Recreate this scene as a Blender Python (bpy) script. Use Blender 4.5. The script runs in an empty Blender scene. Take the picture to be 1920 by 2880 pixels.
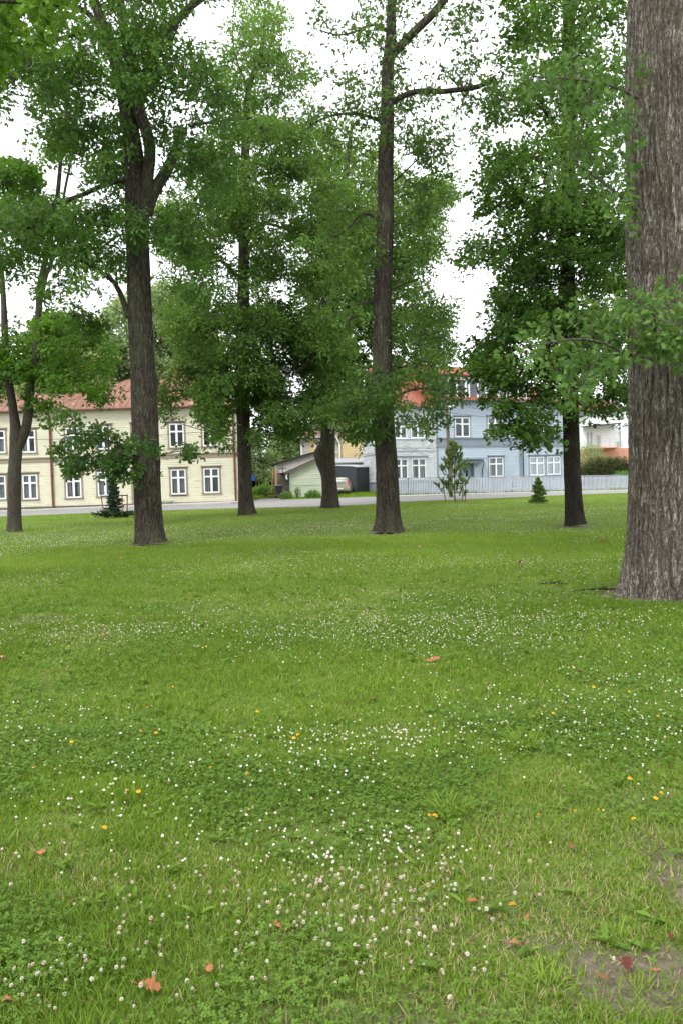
import bpy, math, random
import numpy as np
from mathutils import Vector, Matrix
random.seed(7)
rng = np.random.default_rng(7)
scene = bpy.context.scene
COL = scene.collection
PI = math.pi

# ---------------------------------------------------------------- camera numbers (photo 1920 x 2880)
CAMZ = 1.55
FPX = 2325.0
PITCH = math.atan(90 / FPX)
ROLL = 0.030
F_ = Vector((0, math.cos(PITCH), -math.sin(PITCH)))
R0 = Vector((1, 0, 0)); U0 = Vector((0, math.sin(PITCH), math.cos(PITCH)))
R_ = R0 * math.cos(ROLL) - U0 * math.sin(ROLL)
U_ = U0 * math.cos(ROLL) + R0 * math.sin(ROLL)
CAM = Vector((0, 0, CAMZ))

def ray(x, y):
    return F_ * FPX + R_ * (x - 960.0) - U_ * (y - 1440.0)
def W(x, y, d):
    """world point seen at photo pixel (x, y) at distance d along +Y"""
    r = ray(x, y)
    return CAM + r * (d / r.y)
def G(x, y, z=0.0):
    r = ray(x, y)
    return CAM + r * ((z - CAMZ) / r.z)
def pxsize(n, d):
    return n / FPX * d

# ---------------------------------------------------------------- small helpers
def tag(o, label=None, cat=None, group=None, kind=None):
    if label: o['label'] = label
    if cat: o['category'] = cat
    if group: o['group'] = group
    if kind: o['kind'] = kind
    return o

def empty(name, loc, rz=0.0, label=None, cat=None, group=None):
    o = bpy.data.objects.new(name, None); COL.objects.link(o)
    o.empty_display_size = 0.3
    o.location = loc; o.rotation_euler = (0, 0, rz)
    return tag(o, label, cat, group)

def np_mesh(name, verts, loops, starts, mats, parent=None, smooth=False, tint=None, matidx=None):
    me = bpy.data.meshes.new(name)
    verts = np.asarray(verts, dtype=np.float32)
    loops = np.asarray(loops, dtype=np.int32); starts = np.asarray(starts, dtype=np.int32)
    me.vertices.add(len(verts)); me.vertices.foreach_set('co', verts.ravel())
    me.loops.add(len(loops)); me.loops.foreach_set('vertex_index', loops)
    me.polygons.add(len(starts)); me.polygons.foreach_set('loop_start', starts)
    if smooth: me.polygons.foreach_set('use_smooth', np.ones(len(starts), dtype=bool))
    else: me.polygons.foreach_set('use_smooth', np.zeros(len(starts), dtype=bool))
    if not isinstance(mats, (list, tuple)): mats = [mats]
    for m in mats: me.materials.append(m)
    if matidx is not None: me.polygons.foreach_set('material_index', np.asarray(matidx, dtype=np.int32))
    me.update(calc_edges=True)
    if tint is not None:
        a = me.attributes.new('tint', 'FLOAT', 'POINT'); a.data.foreach_set('value', np.asarray(tint, dtype=np.float32))
    o = bpy.data.objects.new(name, me); COL.objects.link(o)
    if parent: o.parent = parent
    return o

class MB:
    """collects primitive shapes into one mesh"""
    def __init__(s): s.v = []; s.f = []; s.m = []
    def quad(s, a, b, c, d, mi=0):
        n = len(s.v); s.v += [tuple(a), tuple(b), tuple(c), tuple(d)]; s.f.append((n, n+1, n+2, n+3)); s.m.append(mi)
    def poly(s, pts, mi=0):
        n = len(s.v); s.v += [tuple(p) for p in pts]; s.f.append(tuple(range(n, n+len(pts)))); s.m.append(mi)
    def box(s, x0, x1, y0, y1, z0, z1, mi=0):
        n = len(s.v)
        s.v += [(x0,y0,z0),(x1,y0,z0),(x1,y1,z0),(x0,y1,z0),(x0,y0,z1),(x1,y0,z1),(x1,y1,z1),(x0,y1,z1)]
        for q in ((0,3,2,1),(4,5,6,7),(0,1,5,4),(1,2,6,5),(2,3,7,6),(3,0,4,7)):
            s.f.append(tuple(n+i for i in q)); s.m.append(mi)
    def slab(s, pts, off, mi=0):
        """extrude polygon pts by vector off"""
        n = len(s.v); k = len(pts); off = Vector(off)
        s.v += [tuple(p) for p in pts] + [tuple(Vector(p) + off) for p in pts]
        s.f.append(tuple(n+i for i in range(k))); s.m.append(mi)
        s.f.append(tuple(n+k+i for i in reversed(range(k)))); s.m.append(mi)
        for i in range(k):
            j = (i+1) % k
            s.f.append((n+i, n+k+i, n+k+j, n+j)); s.m.append(mi)
    def tube(s, pts, rad, seg=8, mi=0, cap=True):
        pts = [Vector(p) for p in pts]
        if not isinstance(rad, (list, tuple)): rad = [rad]*len(pts)
        prev = None; base = len(s.v)
        for i, p in enumerate(pts):
            t = (pts[min(i+1, len(pts)-1)] - pts[max(i-1, 0)])
            if t.length < 1e-9: t = Vector((0,0,1))
            t.normalize()
            ref = prev if prev is not None else (Vector((1,0,0)) if abs(t.x) < .8 else Vector((0,1,0)))
            a = (ref - t*ref.dot(t)).normalized(); b = t.cross(a); prev = a
            for k in range(seg):
                an = 2*PI*k/seg
                s.v.append(tuple(p + (a*math.cos(an) + b*math.sin(an))*rad[i]))
        for i in range(len(pts)-1):
            for k in range(seg):
                k2 = (k+1) % seg
                s.f.append((base+i*seg+k, base+i*seg+k2, base+(i+1)*seg+k2, base+(i+1)*seg+k)); s.m.append(mi)
        if cap:
            s.f.append(tuple(base+k for k in reversed(range(seg)))); s.m.append(mi)
            e = base+(len(pts)-1)*seg
            s.f.append(tuple(e+k for k in range(seg))); s.m.append(mi)
    def build(s, name, mats, parent=None, smooth=False, label=None):
        me = bpy.data.meshes.new(name); me.from_pydata(s.v, [], s.f)
        if not isinstance(mats, (list, tuple)): mats = [mats]
        for m in mats: me.materials.append(m)
        if len(mats) > 1: me.polygons.foreach_set('material_index', s.m)
        if smooth: me.polygons.foreach_set('use_smooth', [True]*len(s.f))
        me.update()
        o = bpy.data.objects.new(name, me); COL.objects.link(o)
        if parent: o.parent = parent
        if label: o['label'] = label
        return o

# ---------------------------------------------------------------- value noise (numpy)
_perm = np.random.default_rng(3).random((256, 256)).astype(np.float64)
def vnoise(x, y, s=1.0, ox=0):
    x = np.asarray(x, float)*s + ox; y = np.asarray(y, float)*s + ox*1.7
    xi = np.floor(x).astype(int); yi = np.floor(y).astype(int); fx = x-xi; fy = y-yi
    fx = fx*fx*(3-2*fx); fy = fy*fy*(3-2*fy)
    a = _perm[xi & 255, yi & 255]; b = _perm[(xi+1) & 255, yi & 255]
    c = _perm[xi & 255, (yi+1) & 255]; d = _perm[(xi+1) & 255, (yi+1) & 255]
    return (a*(1-fx)+b*fx)*(1-fy) + (c*(1-fx)+d*fx)*fy
def fbm(x, y, s=1.0, o=4, ox=0):
    t = 0; a = .5; n = 0
    for i in range(o):
        t = t + a*vnoise(x, y, s, ox+i*13.3); n += a; a *= .5; s *= 2.1
    return t/n
def sstep(a, b, x):
    t = np.clip((x-a)/(b-a), 0, 1); return t*t*(3-2*t)

# ---------------------------------------------------------------- materials
def srgb(r, g, b):
    def f(c):
        c /= 255.0
        return c/12.92 if c <= .04045 else ((c+.055)/1.055)**2.4
    k = .74; m = (f(r)+f(g)+f(b))/3*.10
    return tuple(k*(f(c)*.90+m) for c in (r, g, b)) + (1,)

class NT:
    def __init__(s, name):
        s.m = bpy.data.materials.new(name); s.m.use_nodes = True
        s.t = s.m.node_tree; s.t.nodes.clear()
        s.out = s.n('ShaderNodeOutputMaterial')
    def n(s, typ, **kw):
        nd = s.t.nodes.new(typ)
        for k, v in kw.items(): setattr(nd, k, v)
        return nd
    def l(s, a, b): s.t.links.new(a, b)
    def coord(s, kind='Object', scale=(1,1,1), rot=(0,0,0)):
        c = s.n('ShaderNodeTexCoord'); m = s.n('ShaderNodeMapping')
        m.inputs['Scale'].default_value = scale; m.inputs['Rotation'].default_value = rot
        s.l(c.outputs[kind], m.inputs['Vector']); return m.outputs['Vector']
    def noise(s, vec, scale=5, detail=4, rough=.55, dist=0):
        nd = s.n('ShaderNodeTexNoise'); nd.inputs['Scale'].default_value = scale
        nd.inputs['Detail'].default_value = detail; nd.inputs['Roughness'].default_value = rough
        nd.inputs['Distortion'].default_value = dist
        if vec is not None: s.l(vec, nd.inputs['Vector'])
        return nd.outputs['Fac']
    def ramp(s, fac, stops, interp='LINEAR'):
        r = s.n('ShaderNodeValToRGB'); r.color_ramp.interpolation = interp
        e = r.color_ramp.elements
        while len(e) < len(stops): e.new(.5)
        for i, (p, c) in enumerate(stops):
            e[i].position = p; e[i].color = c if len(c) == 4 else (*c, 1)
        s.l(fac, r.inputs['Fac']); return r.outputs['Color']
    def mix(s, fac, a, b, mode='MIX'):
        m = s.n('ShaderNodeMix', data_type='RGBA', blend_type=mode)
        for sock, v in ((m.inputs[0], fac), (m.inputs[6], a), (m.inputs[7], b)):
            if hasattr(v, 'is_linked') or hasattr(v, 'links'): s.l(v, sock)
            else: sock.default_value = v
        return m.outputs[2]
    def math(s, op, a, b=None):
        m = s.n('ShaderNodeMath', operation=op)
        for i, v in enumerate((a, b)):
            if v is None: continue
            if hasattr(v, 'links'): s.l(v, m.inputs[i])
            else: m.inputs[i].default_value = v
        return m.outputs[0]
    def bump(s, h, strength=.5, dist=.02):
        b = s.n('ShaderNodeBump'); b.inputs['Strength'].default_value = strength; b.inputs['Distance'].default_value = dist
        s.l(h, b.inputs['Height']); return b.outputs['Normal']
    def bsdf(s, color=None, rough=.8, normal=None, spec=.3, metal=0.0):
        p = s.n('ShaderNodeBsdfPrincipled')
        if color is not None:
            if hasattr(color, 'links'): s.l(color, p.inputs['Base Color'])
            else: p.inputs['Base Color'].default_value = color
        if hasattr(rough, 'links'): s.l(rough, p.inputs['Roughness'])
        else: p.inputs['Roughness'].default_value = rough
        p.inputs['Specular IOR Level'].default_value = spec
        p.inputs['Metallic'].default_value = metal
        if normal is not None: s.l(normal, p.inputs['Normal'])
        return p
    def done(s, shader_out):
        s.l(shader_out, s.out.inputs['Surface']); return s.m

def mat_plain(name, c, rough=.7, var=.12, scale=3, bump=0, spec=.3, metal=0):
    t = NT(name); v = t.coord('Object')
    f = t.noise(v, scale, 5)
    lo = tuple(x*(1-var) for x in c[:3]); hi = tuple(min(1, x*(1+var)) for x in c[:3])
    col = t.ramp(f, [(.3, lo), (.7, hi)])
    nrm = t.bump(t.noise(v, scale*8, 3), .4, bump) if bump else None
    return t.done(t.bsdf(col, rough, nrm, spec, metal).outputs[0])

def mat_paint_boards(name, c, worn, amount=.5, grain=(1,1,1), zscale=14):
    """painted timber: base paint, streaky dirt and worn patches with their own colour"""
    t = NT(name); v = t.coord('Object')
    vs = t.coord('Object', scale=(1.2, 1.2, zscale))
    a = t.noise(v, .7, 5, .6); b = t.noise(vs, 1.0, 6, .65)
    base = t.mix(t.ramp(a, [(.35, (0,0,0)), (.7, (1,1,1))]), tuple(x*.88 for x in c[:3])+(1,), tuple(min(1, x*1.06) for x in c[:3])+(1,))
    mask = t.ramp(t.math('MULTIPLY', b, t.math('ADD', a, .5)), [(.62-.16*amount, (0,0,0)), (.74-.1*amount, (1,1,1))])
    col = t.mix(t.math('MULTIPLY', mask, .75), base, worn)
    nrm = t.bump(b, .3, .01)
    return t.done(t.bsdf(col, .75, nrm, .2).outputs[0])

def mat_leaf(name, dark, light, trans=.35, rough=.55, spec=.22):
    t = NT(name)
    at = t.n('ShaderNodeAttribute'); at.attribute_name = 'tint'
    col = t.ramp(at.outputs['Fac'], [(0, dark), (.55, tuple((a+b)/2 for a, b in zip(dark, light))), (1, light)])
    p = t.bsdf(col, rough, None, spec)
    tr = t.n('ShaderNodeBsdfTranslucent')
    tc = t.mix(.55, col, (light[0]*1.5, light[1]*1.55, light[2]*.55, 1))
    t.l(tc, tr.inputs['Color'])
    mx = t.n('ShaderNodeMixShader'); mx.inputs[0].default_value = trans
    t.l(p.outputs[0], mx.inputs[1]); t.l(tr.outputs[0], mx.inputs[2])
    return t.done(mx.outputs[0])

def mat_bark(name, dark, mid, light, ridge=1.0, lichen=(.16,.17,.11), vscale=(9, 9, 1.6), bumpd=.03, fleck=.35):
    """fissured bark: stretched, warped noise gives wandering vertical furrows"""
    t = NT(name)
    vx, vy, vz = vscale
    n1 = t.noise(t.coord('Object', scale=(vx, vy, vz*.55)), 1.7*ridge, 3, .55, .6)
    n2 = t.noise(t.coord('Object', scale=(vx, vy, vz*1.1)), 3.4*ridge, 4, .6, .9)
    def rid(n):
        return t.math('ABSOLUTE', t.math('SUBTRACT', t.math('MULTIPLY', n, 2.0), 1.0))
    r1 = t.ramp(rid(n1), [(0, (0,0,0)), (.16, (1,1,1))]); r2 = t.ramp(rid(n2), [(0, (0,0,0)), (.14, (1,1,1))])
    fur = t.math('MULTIPLY', t.math('ADD', t.math('MULTIPLY', r1, .6), .4), t.math('ADD', t.math('MULTIPLY', r2, .5), .5))
    fine = t.noise(t.coord('Object', scale=(vx*3, vy*3, vz*2.4)), 3.0, 6, .7)
    h = t.math('ADD', t.math('MULTIPLY', fur, 1.3), t.math('MULTIPLY', fine, .45))
    c1 = t.ramp(t.math('ADD', t.math('MULTIPLY', fine, .62), t.math('MULTIPLY', fur, .38)), [(.34, dark), (.56, mid), (.82, light)])
    fl = t.ramp(t.noise(t.coord('Object', scale=(vx*1.5, vy*1.5, vz*1.8)), 4.0, 3, .6), [(.60, (0,0,0)), (.68, (1,1,1))])
    c1 = t.mix(t.math('MULTIPLY', fl, fleck), c1, (min(1, light[0]*1.35), min(1, light[1]*1.38), min(1, light[2]*1.4), 1))
    lm = t.ramp(t.noise(t.coord('Object', scale=(1,1,.6)), 1.6, 5, .6), [(.5, (0,0,0)), (.66, (1,1,1))])
    col = t.mix(t.math('MULTIPLY', lm, .5), c1, (*lichen, 1))
    nrm = t.bump(h, 1.0, bumpd)
    return t.done(t.bsdf(col, .9, nrm, .15).outputs[0])
# ---------------------------------------------------------------- ground height
def Zg(X, Y):
    X = np.asarray(X, float); Y = np.asarray(Y, float)
    t = np.interp(X, [-60, -32, -9, 3, 12, 32, 60], [-.15, -.10, .20, .27, .08, -.25, -.3])
    k = sstep(50, 66, Y)
    far = sstep(110, 400, Y)*4.0
    return t*k + far
def zg(X, Y): return float(Zg(X, Y))

# ---------------------------------------------------------------- materials of the buildings
M_cream = mat_paint_boards('cream_boards', srgb(228, 225, 196), srgb(160, 152, 126), .34)
M_casing = mat_paint_boards('taupe_casing', srgb(158, 146, 124), srgb(120, 110, 95), .3)
M_white = mat_paint_boards('white_paint', (.74,.75,.76,1), srgb(185,180,170), .1)
M_pipe = mat_plain('brown_pipe', srgb(125, 72, 58), .55, .15)
M_stone = mat_plain('plinth_stone', srgb(150, 140, 128), .9, .3, 4, .02)
M_brickred = mat_plain('plinth_brick', srgb(160, 88, 66), .9, .25, 8, .01)
M_curtain = mat_plain('curtain_cloth', srgb(170,170,168), .9, .15, 6)
M_greyc = mat_plain('grey_blind', srgb(150,152,150), .9, .05, 6)
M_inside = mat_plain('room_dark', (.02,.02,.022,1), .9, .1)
M_blue = mat_paint_boards('blue_boards', srgb(188, 204, 219), srgb(160, 172, 182), .12)
M_bluegrey = mat_paint_boards('bluegrey_trim', srgb(146, 158, 172), srgb(128,136,146), .12)
M_pale = mat_paint_boards('pale_peeling', srgb(218, 223, 227), srgb(128, 118, 108), .62)
M_green = mat_paint_boards('pale_green_boards', srgb(208, 216, 190), srgb(160, 160, 132), .35)
M_mint = mat_paint_boards('mint_board', srgb(176, 206, 176), srgb(150, 160, 130), .2)
M_yellow = mat_paint_boards('yellow_boards', srgb(232, 208, 152), srgb(176, 156, 120), .35)
M_yelgrn = mat_plain('olive_trim', srgb(160, 155, 110), .7)
M_dkgrey = mat_plain('dark_grey_sheet', srgb(72, 78, 84), .5, .08, 1.5)
M_skyblue = mat_plain('sky_blue_fascia', srgb(140, 190, 215), .6, .06)
M_greydoor = mat_plain('weathered_grey_door', srgb(122, 120, 114), .85, .12)
M_zinc = mat_plain('zinc_sheet', srgb(185, 190, 195), .4, .08, metal=.4)
M_felt = mat_plain('roofing_felt', srgb(70, 64, 62), .95, .2, 5, .01)
M_oldwood = mat_paint_boards('grey_old_wood', srgb(128, 118, 98), srgb(70, 62, 48), .5)
M_rwhite = mat_plain('white_render', (.80,.81,.82,1), .8, .03)
M_orange = mat_plain('orange_brick', srgb(232, 160, 136), .85, .1, 6)
M_asphalt = None

def roof_metal(name, c, rust):
    t = NT(name); v = t.coord('Object')
    a = t.noise(v, .5, 5, .6); b = t.noise(t.coord('Object', scale=(1, .5, .5)), 2.2, 5, .7)
    base = t.mix(t.ramp(a, [(.35, (0,0,0)), (.65, (1,1,1))]), tuple(x*.85 for x in c[:3])+(1,), tuple(x*1.1 for x in c[:3])+(1,))
    col = t.mix(t.ramp(b, [(.60, (0,0,0)), (.68, (1,1,1))]), base, rust)
    return t.done(t.bsdf(col, .55, None, .3).outputs[0])
M_roofred = roof_metal('red_metal_roof', srgb(140, 92, 66), srgb(184, 160, 138))
M_roofred2 = roof_metal('bright_red_roof', srgb(158, 86, 62), srgb(172, 106, 80))

def roof_tiles(name, c, c2, mort=.45):
    t = NT(name)
    b = t.n('ShaderNodeTexBrick'); t.l(t.coord('UV', scale=(1,1,1)), b.inputs['Vector'])
    b.offset = 0.0
    b.inputs['Color1'].default_value = c; b.inputs['Color2'].default_value = c2
    b.inputs['Mortar'].default_value = tuple(x*mort for x in c[:3])+(1,)
    b.inputs['Scale'].default_value = 1; b.inputs['Mortar Size'].default_value = .035
    b.inputs['Brick Width'].default_value = .3; b.inputs['Row Height'].default_value = .36
    n = t.noise(t.coord('Object'), .8, 4)
    col = t.mix(t.math('MULTIPLY', n, .4), b.outputs['Color'], tuple(x*.6 for x in c[:3])+(1,))
    return t.done(t.bsdf(col, .75, t.bump(b.outputs['Fac'], .6, -.03), .3).outputs[0])
M_tiles = roof_tiles('brown_tiles', srgb(150, 110, 102), srgb(136, 98, 92))
M_tiles2 = roof_tiles('brick_blocks_light', srgb(214, 206, 200), srgb(204, 196, 190), .78)

def glass_mat():
    t = NT('window_glass')
    g = t.n('ShaderNodeBsdfGlossy'); g.inputs['Roughness'].default_value = .03; g.inputs['Color'].default_value = (.9,.93,.96,1)
    tr = t.n('ShaderNodeBsdfTransparent'); tr.inputs['Color'].default_value = (.82,.86,.86,1)
    fr = t.n('ShaderNodeFresnel'); fr.inputs['IOR'].default_value = 1.5
    
    f = t.math('MULTIPLY', fr.outputs[0], .5)
    mx = t.n('ShaderNodeMixShader'); t.l(f, mx.inputs[0]); t.l(tr.outputs[0], mx.inputs[1]); t.l(g.outputs[0], mx.inputs[2])
    return t.done(mx.outputs[0])
M_glass = glass_mat()

def set_uv(o, fn):
    me = o.data; uv = me.uv_layers.new(name='uv')
    for p in me.polygons:
        for li in p.loop_indices:
            uv.data[li].uv = fn(me.vertices[me.loops[li].vertex_index].co, p)

# ---------------------------------------------------------------- facade frame
class Bld:
    def __init__(s, name, p0, p1, label, cat, group=None, z=None):
        s.p0 = Vector((p0[0], p0[1], 0)); d = Vector((p1[0]-p0[0], p1[1]-p0[1], 0)); s.L = d.length
        s.d = d.normalized(); s.n = Vector((-s.d.y, s.d.x, 0)); s.rz = math.atan2(s.d.y, s.d.x)
        s.z = zg(p0[0], p0[1]) if z is None else z
        s.p0.z = s.z
        s.root = empty(name, s.p0, s.rz, label, cat, group)
    def uz(s, x, y, off=0.0):
        """photo pixel -> (u along facade, z) on the facade plane"""
        r = ray(x, y); q = s.p0 + s.n*off - CAM
        t = (q.x*s.n.x + q.y*s.n.y) / (r.x*s.n.x + r.y*s.n.y)
        p = CAM + r*t - s.p0
        return p.dot(s.d), p.z
    def depth_z(s, x, y, off):
        return s.uz(x, y, off)

def boards(mb, x0, x1, z0, z1, openings=(), h=.165, t=.028, y=0.0, lim=None, mi=0):
    z = z0; k = 0
    while z < z1 - 1e-4:
        zt = min(z+h, z1)
        segs = [(x0, x1)]
        if lim:
            a, b = lim((z+zt)/2)
            if b <= a: z = zt; continue
            segs = [(max(x0, a), min(x1, b))]
        for (a, b, c, d) in openings:
            if min(zt, d) - max(z, c) > .03:
                ns = []
                for (p, q) in segs:
                    if b <= p or a >= q: ns.append((p, q)); continue
                    if a > p: ns.append((p, a))
                    if b < q: ns.append((b, q))
                segs = ns
        for (p, q) in segs:
            if q - p < .01: continue
            # break long rows into planks of uneven length, each a hair off the next
            cuts = [p]
            c = p + random.uniform(2, 5)
            while c < q - 1: cuts.append(c); c += random.uniform(3, 5.5)
            cuts.append(q)
            for i in range(len(cuts)-1):
                tt = t*random.uniform(.8, 1.2)
                a, b = cuts[i], cuts[i+1]
                mb.quad((a, y-tt, z), (b, y-tt, z), (b, y-.002, zt), (a, y-.002, zt), mi)
                mb.quad((a, y+.0, z), (b, y+.0, z), (b, y-tt, z), (a, y-tt, z), mi)
        z = zt

def window(parent, u0, u1, z0, z1, cas=None, frame=None, cw=.12, header=True, transom=.66, cols=2, curtain=None, y=0.0, proud=.055, transom_on=True):
    cas = cas or M_casing; frame = frame or M_white
    m = MB()
    hz = .10 if header else 0
    m.box(u0, u0+cw, y-proud, y+.05, z0+.06, z1-hz)
    m.box(u1-cw, u1, y-proud, y+.05, z0+.06, z1-hz)
    m.box(u0, u1, y-proud-.003, y+.05, z1-hz-cw, z1-hz+.001)
    if header:
        m.box(u0-.06, u1+.06, y-proud-.09, y+.02, z1-.09, z1-.03)
        m.box(u0-.03, u1+.03, y-proud-.05, y+.02, z1-.13, z1-.088)
    m.box(u0-.04, u1+.04, y-proud-.06, y+.05, z0, z0+.07)
    w = m.build('window', cas, parent)
    a0, a1, b0, b1 = u0+cw, u1-cw, z0+.07, z1-hz-cw
    s = MB(); fw = .095; ya, yb = y-.03, y+.04
    s.box(a0, a0+fw, ya, yb, b0, b1); s.box(a1-fw, a1, ya, yb, b0, b1)
    s.box(a0+fw, a1-fw, ya, yb, b0, b0+fw); s.box(a0+fw, a1-fw, ya, yb, b1-fw, b1)
    for i in range(1, cols):
        c = a0 + (a1-a0)*i/cols
        s.box(c-.075, c+.075, ya-.01, yb, b0+fw, b1-fw)
    if transom_on:
        zt = b0 + (b1-b0)*transom
        s.box(a0+fw, a1-fw, ya-.005, yb-.002, zt-.055, zt+.055)
    s.build('sash', frame, w)
    g = MB(); g.box(a0+.02, a1-.02, y+.012, y+.018, b0+.02, b1-.02); g.build('pane', M_glass, w)
    if curtain:
        c = MB(); kind, mat = curtain
        def drape(xa, xb, za, zb):
            n = max(4, int((xb-xa)/.07)); pts = []
            for i in range(n+1):
                xx = xa+(xb-xa)*i/n; yy = y+.16+.025*math.sin(i*1.9)+random.uniform(-.006, .006)
                pts.append((xx, yy))
            for i in range(n):
                (p, q), (r, t_) = pts[i], pts[i+1]
                c.quad((p, q, za), (r, t_, za), (r, t_, zb), (p, q, zb))
        if kind == 'full': drape(a0, a1, b0, b1)
        elif kind == 'low': drape(a0, a1, b0, b0+(b1-b0)*.62)
        elif kind == 'sides':
            k = (a1-a0)*.3; drape(a0, a0+k, b0, b1); drape(a1-k, a1, b0, b1)
        elif kind == 'left': drape(a0, a0+(a1-a0)*.45, b0, b1)
        c.build('curtain', mat, w)
    return w, (a0-.01, a1+.01, b0-.01, b1+.01)

def seam_roof(mb, x0, x1, y0, y1, z0, z1, hl, hr, gap=.5, t=.06, mi=0, back=True):
    """hipped (hl, hr > 0) or gabled roof; front slope from (y0,z0) to ridge (y1,z1)"""
    yr = y1; yb = 2*y1 - y0
    A = (x0, y0, z0); B = (x1, y0, z0); C = (x1-hr, yr, z1); D = (x0+hl, yr, z1)
    E = (x0, yb, z0); F = (x1, yb, z0)
    mb.slab([A, B, C, D], (0, 0, -t), mi)
    mb.slab([F, E, D, C], (0, 0, -t), mi)
    if hl > 0: mb.slab([E, A, D], (0, 0, -t), mi)
    if hr > 0: mb.slab([B, F, C], (0, 0, -t), mi)
    x = x0 + gap*.5
    while x < x1:
        f = 1.0
        if hl > 0: f = min(f, (x-x0)/hl)
        if hr > 0: f = min(f, (x1-x)/hr)
        if f > .02:
            mb.tube([(x, y0, z0+.015), (x, y0+(yr-y0)*f, z0+(z1-z0)*f+.015)], .022, 4, mi)
        x += gap*random.uniform(.97, 1.03)
    # cross seams
    for f in (.33, .66):
        xa = x0+(hl*f if hl > 0 else 0); xb = x1-(hr*f if hr > 0 else 0)
        mb.tube([(xa, y0+(yr-y0)*f, z0+(z1-z0)*f+.008), (xb, y0+(yr-y0)*f, z0+(z1-z0)*f+.008)], .01, 4, mi)
    mb.tube([D, C], .05, 6, mi)
    if hl > 0: mb.tube([A, D], .04, 6, mi)
    if hr > 0: mb.tube([B, C], .04, 6, mi)

# ================================================================ cream wooden house
H1 = Bld('wooden_house', (-34, 60.0), (-7.35, 60.4), 'long two-storey cream clapboard house with rusty red metal roof across the street', 'house', z=-.08)
r1 = H1.root
zE = H1.uz(300, 1151)[1]           # eaves
ops = []
curt = [('full', M_curtain), ('sides', M_curtain), ('low', M_curtain), None, ('full', M_greyc), ('full', M_greyc)]
low = [(-30,24,1330,1406),(58,113,1327,1406),(180,236,1322,1402),(269,325,1318.5,1397),(475,530,1311.7,1392),(567,623.6,1308.7,1388)]
up = [(-30,22,1203,1276),(53.6,107,1201,1275),(179,232.6,1195,1269),(265,318,1190,1266),(366,420,1186,1262),(470.5,524,1183,1260),(564,618,1181,1257)]
for i, (a, b, c, d) in enumerate(low):
    u0, z1 = H1.uz(a, c); u1, z0 = H1.uz(b, d)
    cu = [('full', M_curtain), ('full', M_curtain), ('sides', M_curtain), ('full', M_curtain), ('full', M_greyc), ('full', M_greyc)][i]
    _, o = window(r1, u0, u1, z0, z1, curtain=cu); ops.append(o)
for i, (a, b, c, d) in enumerate(up):
    u0, z1 = H1.uz(a, c); u1, z0 = H1.uz(b, d)
    cu = [('low', M_curtain), ('left', M_curtain), ('sides', M_curtain), None, None, None, None][i]
    _, o = window(r1, u0, u1, z0, z1, curtain=cu); ops.append(o)
for a in (-110, -210):
    for (c, d) in ((1334, 1410), (1207, 1281)):
        u0, z1 = H1.uz(a-27, c); u1, z0 = H1.uz(a+27, d); _, o = window(r1, u0, u1, z0, z1, curtain=('full', M_curtain)); ops.append(o)
# front door behind the second trunk
u0, z1 = H1.uz(368, 1318); u1, z0 = H1.uz(430, 1424)
m = MB(); m.box(u0, u0+.16, -.06, .05, z0, z1); m.box(u1-.16, u1, -.06, .05, z0, z1); m.box(u0-.06, u1+.06, -.14, .05, z1, z1+.12)
m.build('door_casing', M_casing, r1)
m = MB(); m.box(u0+.16, u1-.16, -.01, .05, z0, z1)
for i in range(2):
    for zz in (.15, .95): m.box(u0+.26+i*(u1-u0-.45)/2, u0+.16+(i+1)*(u1-u0-.38)/2, -.03, -.01, z0+zz, z0+zz+.65)
dd = m.build('door', mat_plain('green_door', srgb(96,104,92), .6), r1)
m = MB(); m.box(u0+.3, u0+.34, -.07, -.03, z0+.95, z0+1.1); m.build('handle', M_zinc, dd)
ops.append((u0, u1, z0, z1))
zb = .32
m = MB(); boards(m, 0, H1.L, zb, zE-.05, ops)
ua, zbelt = H1.uz(400, 1293)
w1 = m.build('wall', M_cream, r1)
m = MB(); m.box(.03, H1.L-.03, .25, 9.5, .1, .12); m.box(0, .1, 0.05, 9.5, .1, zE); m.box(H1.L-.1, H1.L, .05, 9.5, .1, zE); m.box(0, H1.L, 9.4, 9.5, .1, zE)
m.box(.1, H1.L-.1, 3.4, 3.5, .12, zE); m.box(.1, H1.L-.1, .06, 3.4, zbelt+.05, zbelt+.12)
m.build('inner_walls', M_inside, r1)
m = MB(); m.box(.02, H1.L-.02, -.045, .0, zbelt, zbelt+.3); m.box(0, H1.L, -.10, .0, zbelt+.302, zbelt+.36); m.build('belt_course', M_casing, r1)
m = MB(); m.box(0, H1.L, .02, .3, -.5, zb); m.box(0, H1.L, -.06, .1, zb+.001, zb+.05)
m.build('plinth', M_stone, r1)
ux, _ = H1.uz(480, 1415)
m = MB(); m.box(ux, ux+1.6, -.005, .05, .02, .3); m.build('brick_patch', M_brickred, r1)
for bx in ((H1.L-.02, H1.L+.10, -.05, .1, zb, zE), (-.1, .02, -.05, .1, zb, zE)):
    m = MB(); m.box(*bx); m.build('corner_board', M_cream, r1)
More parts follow.
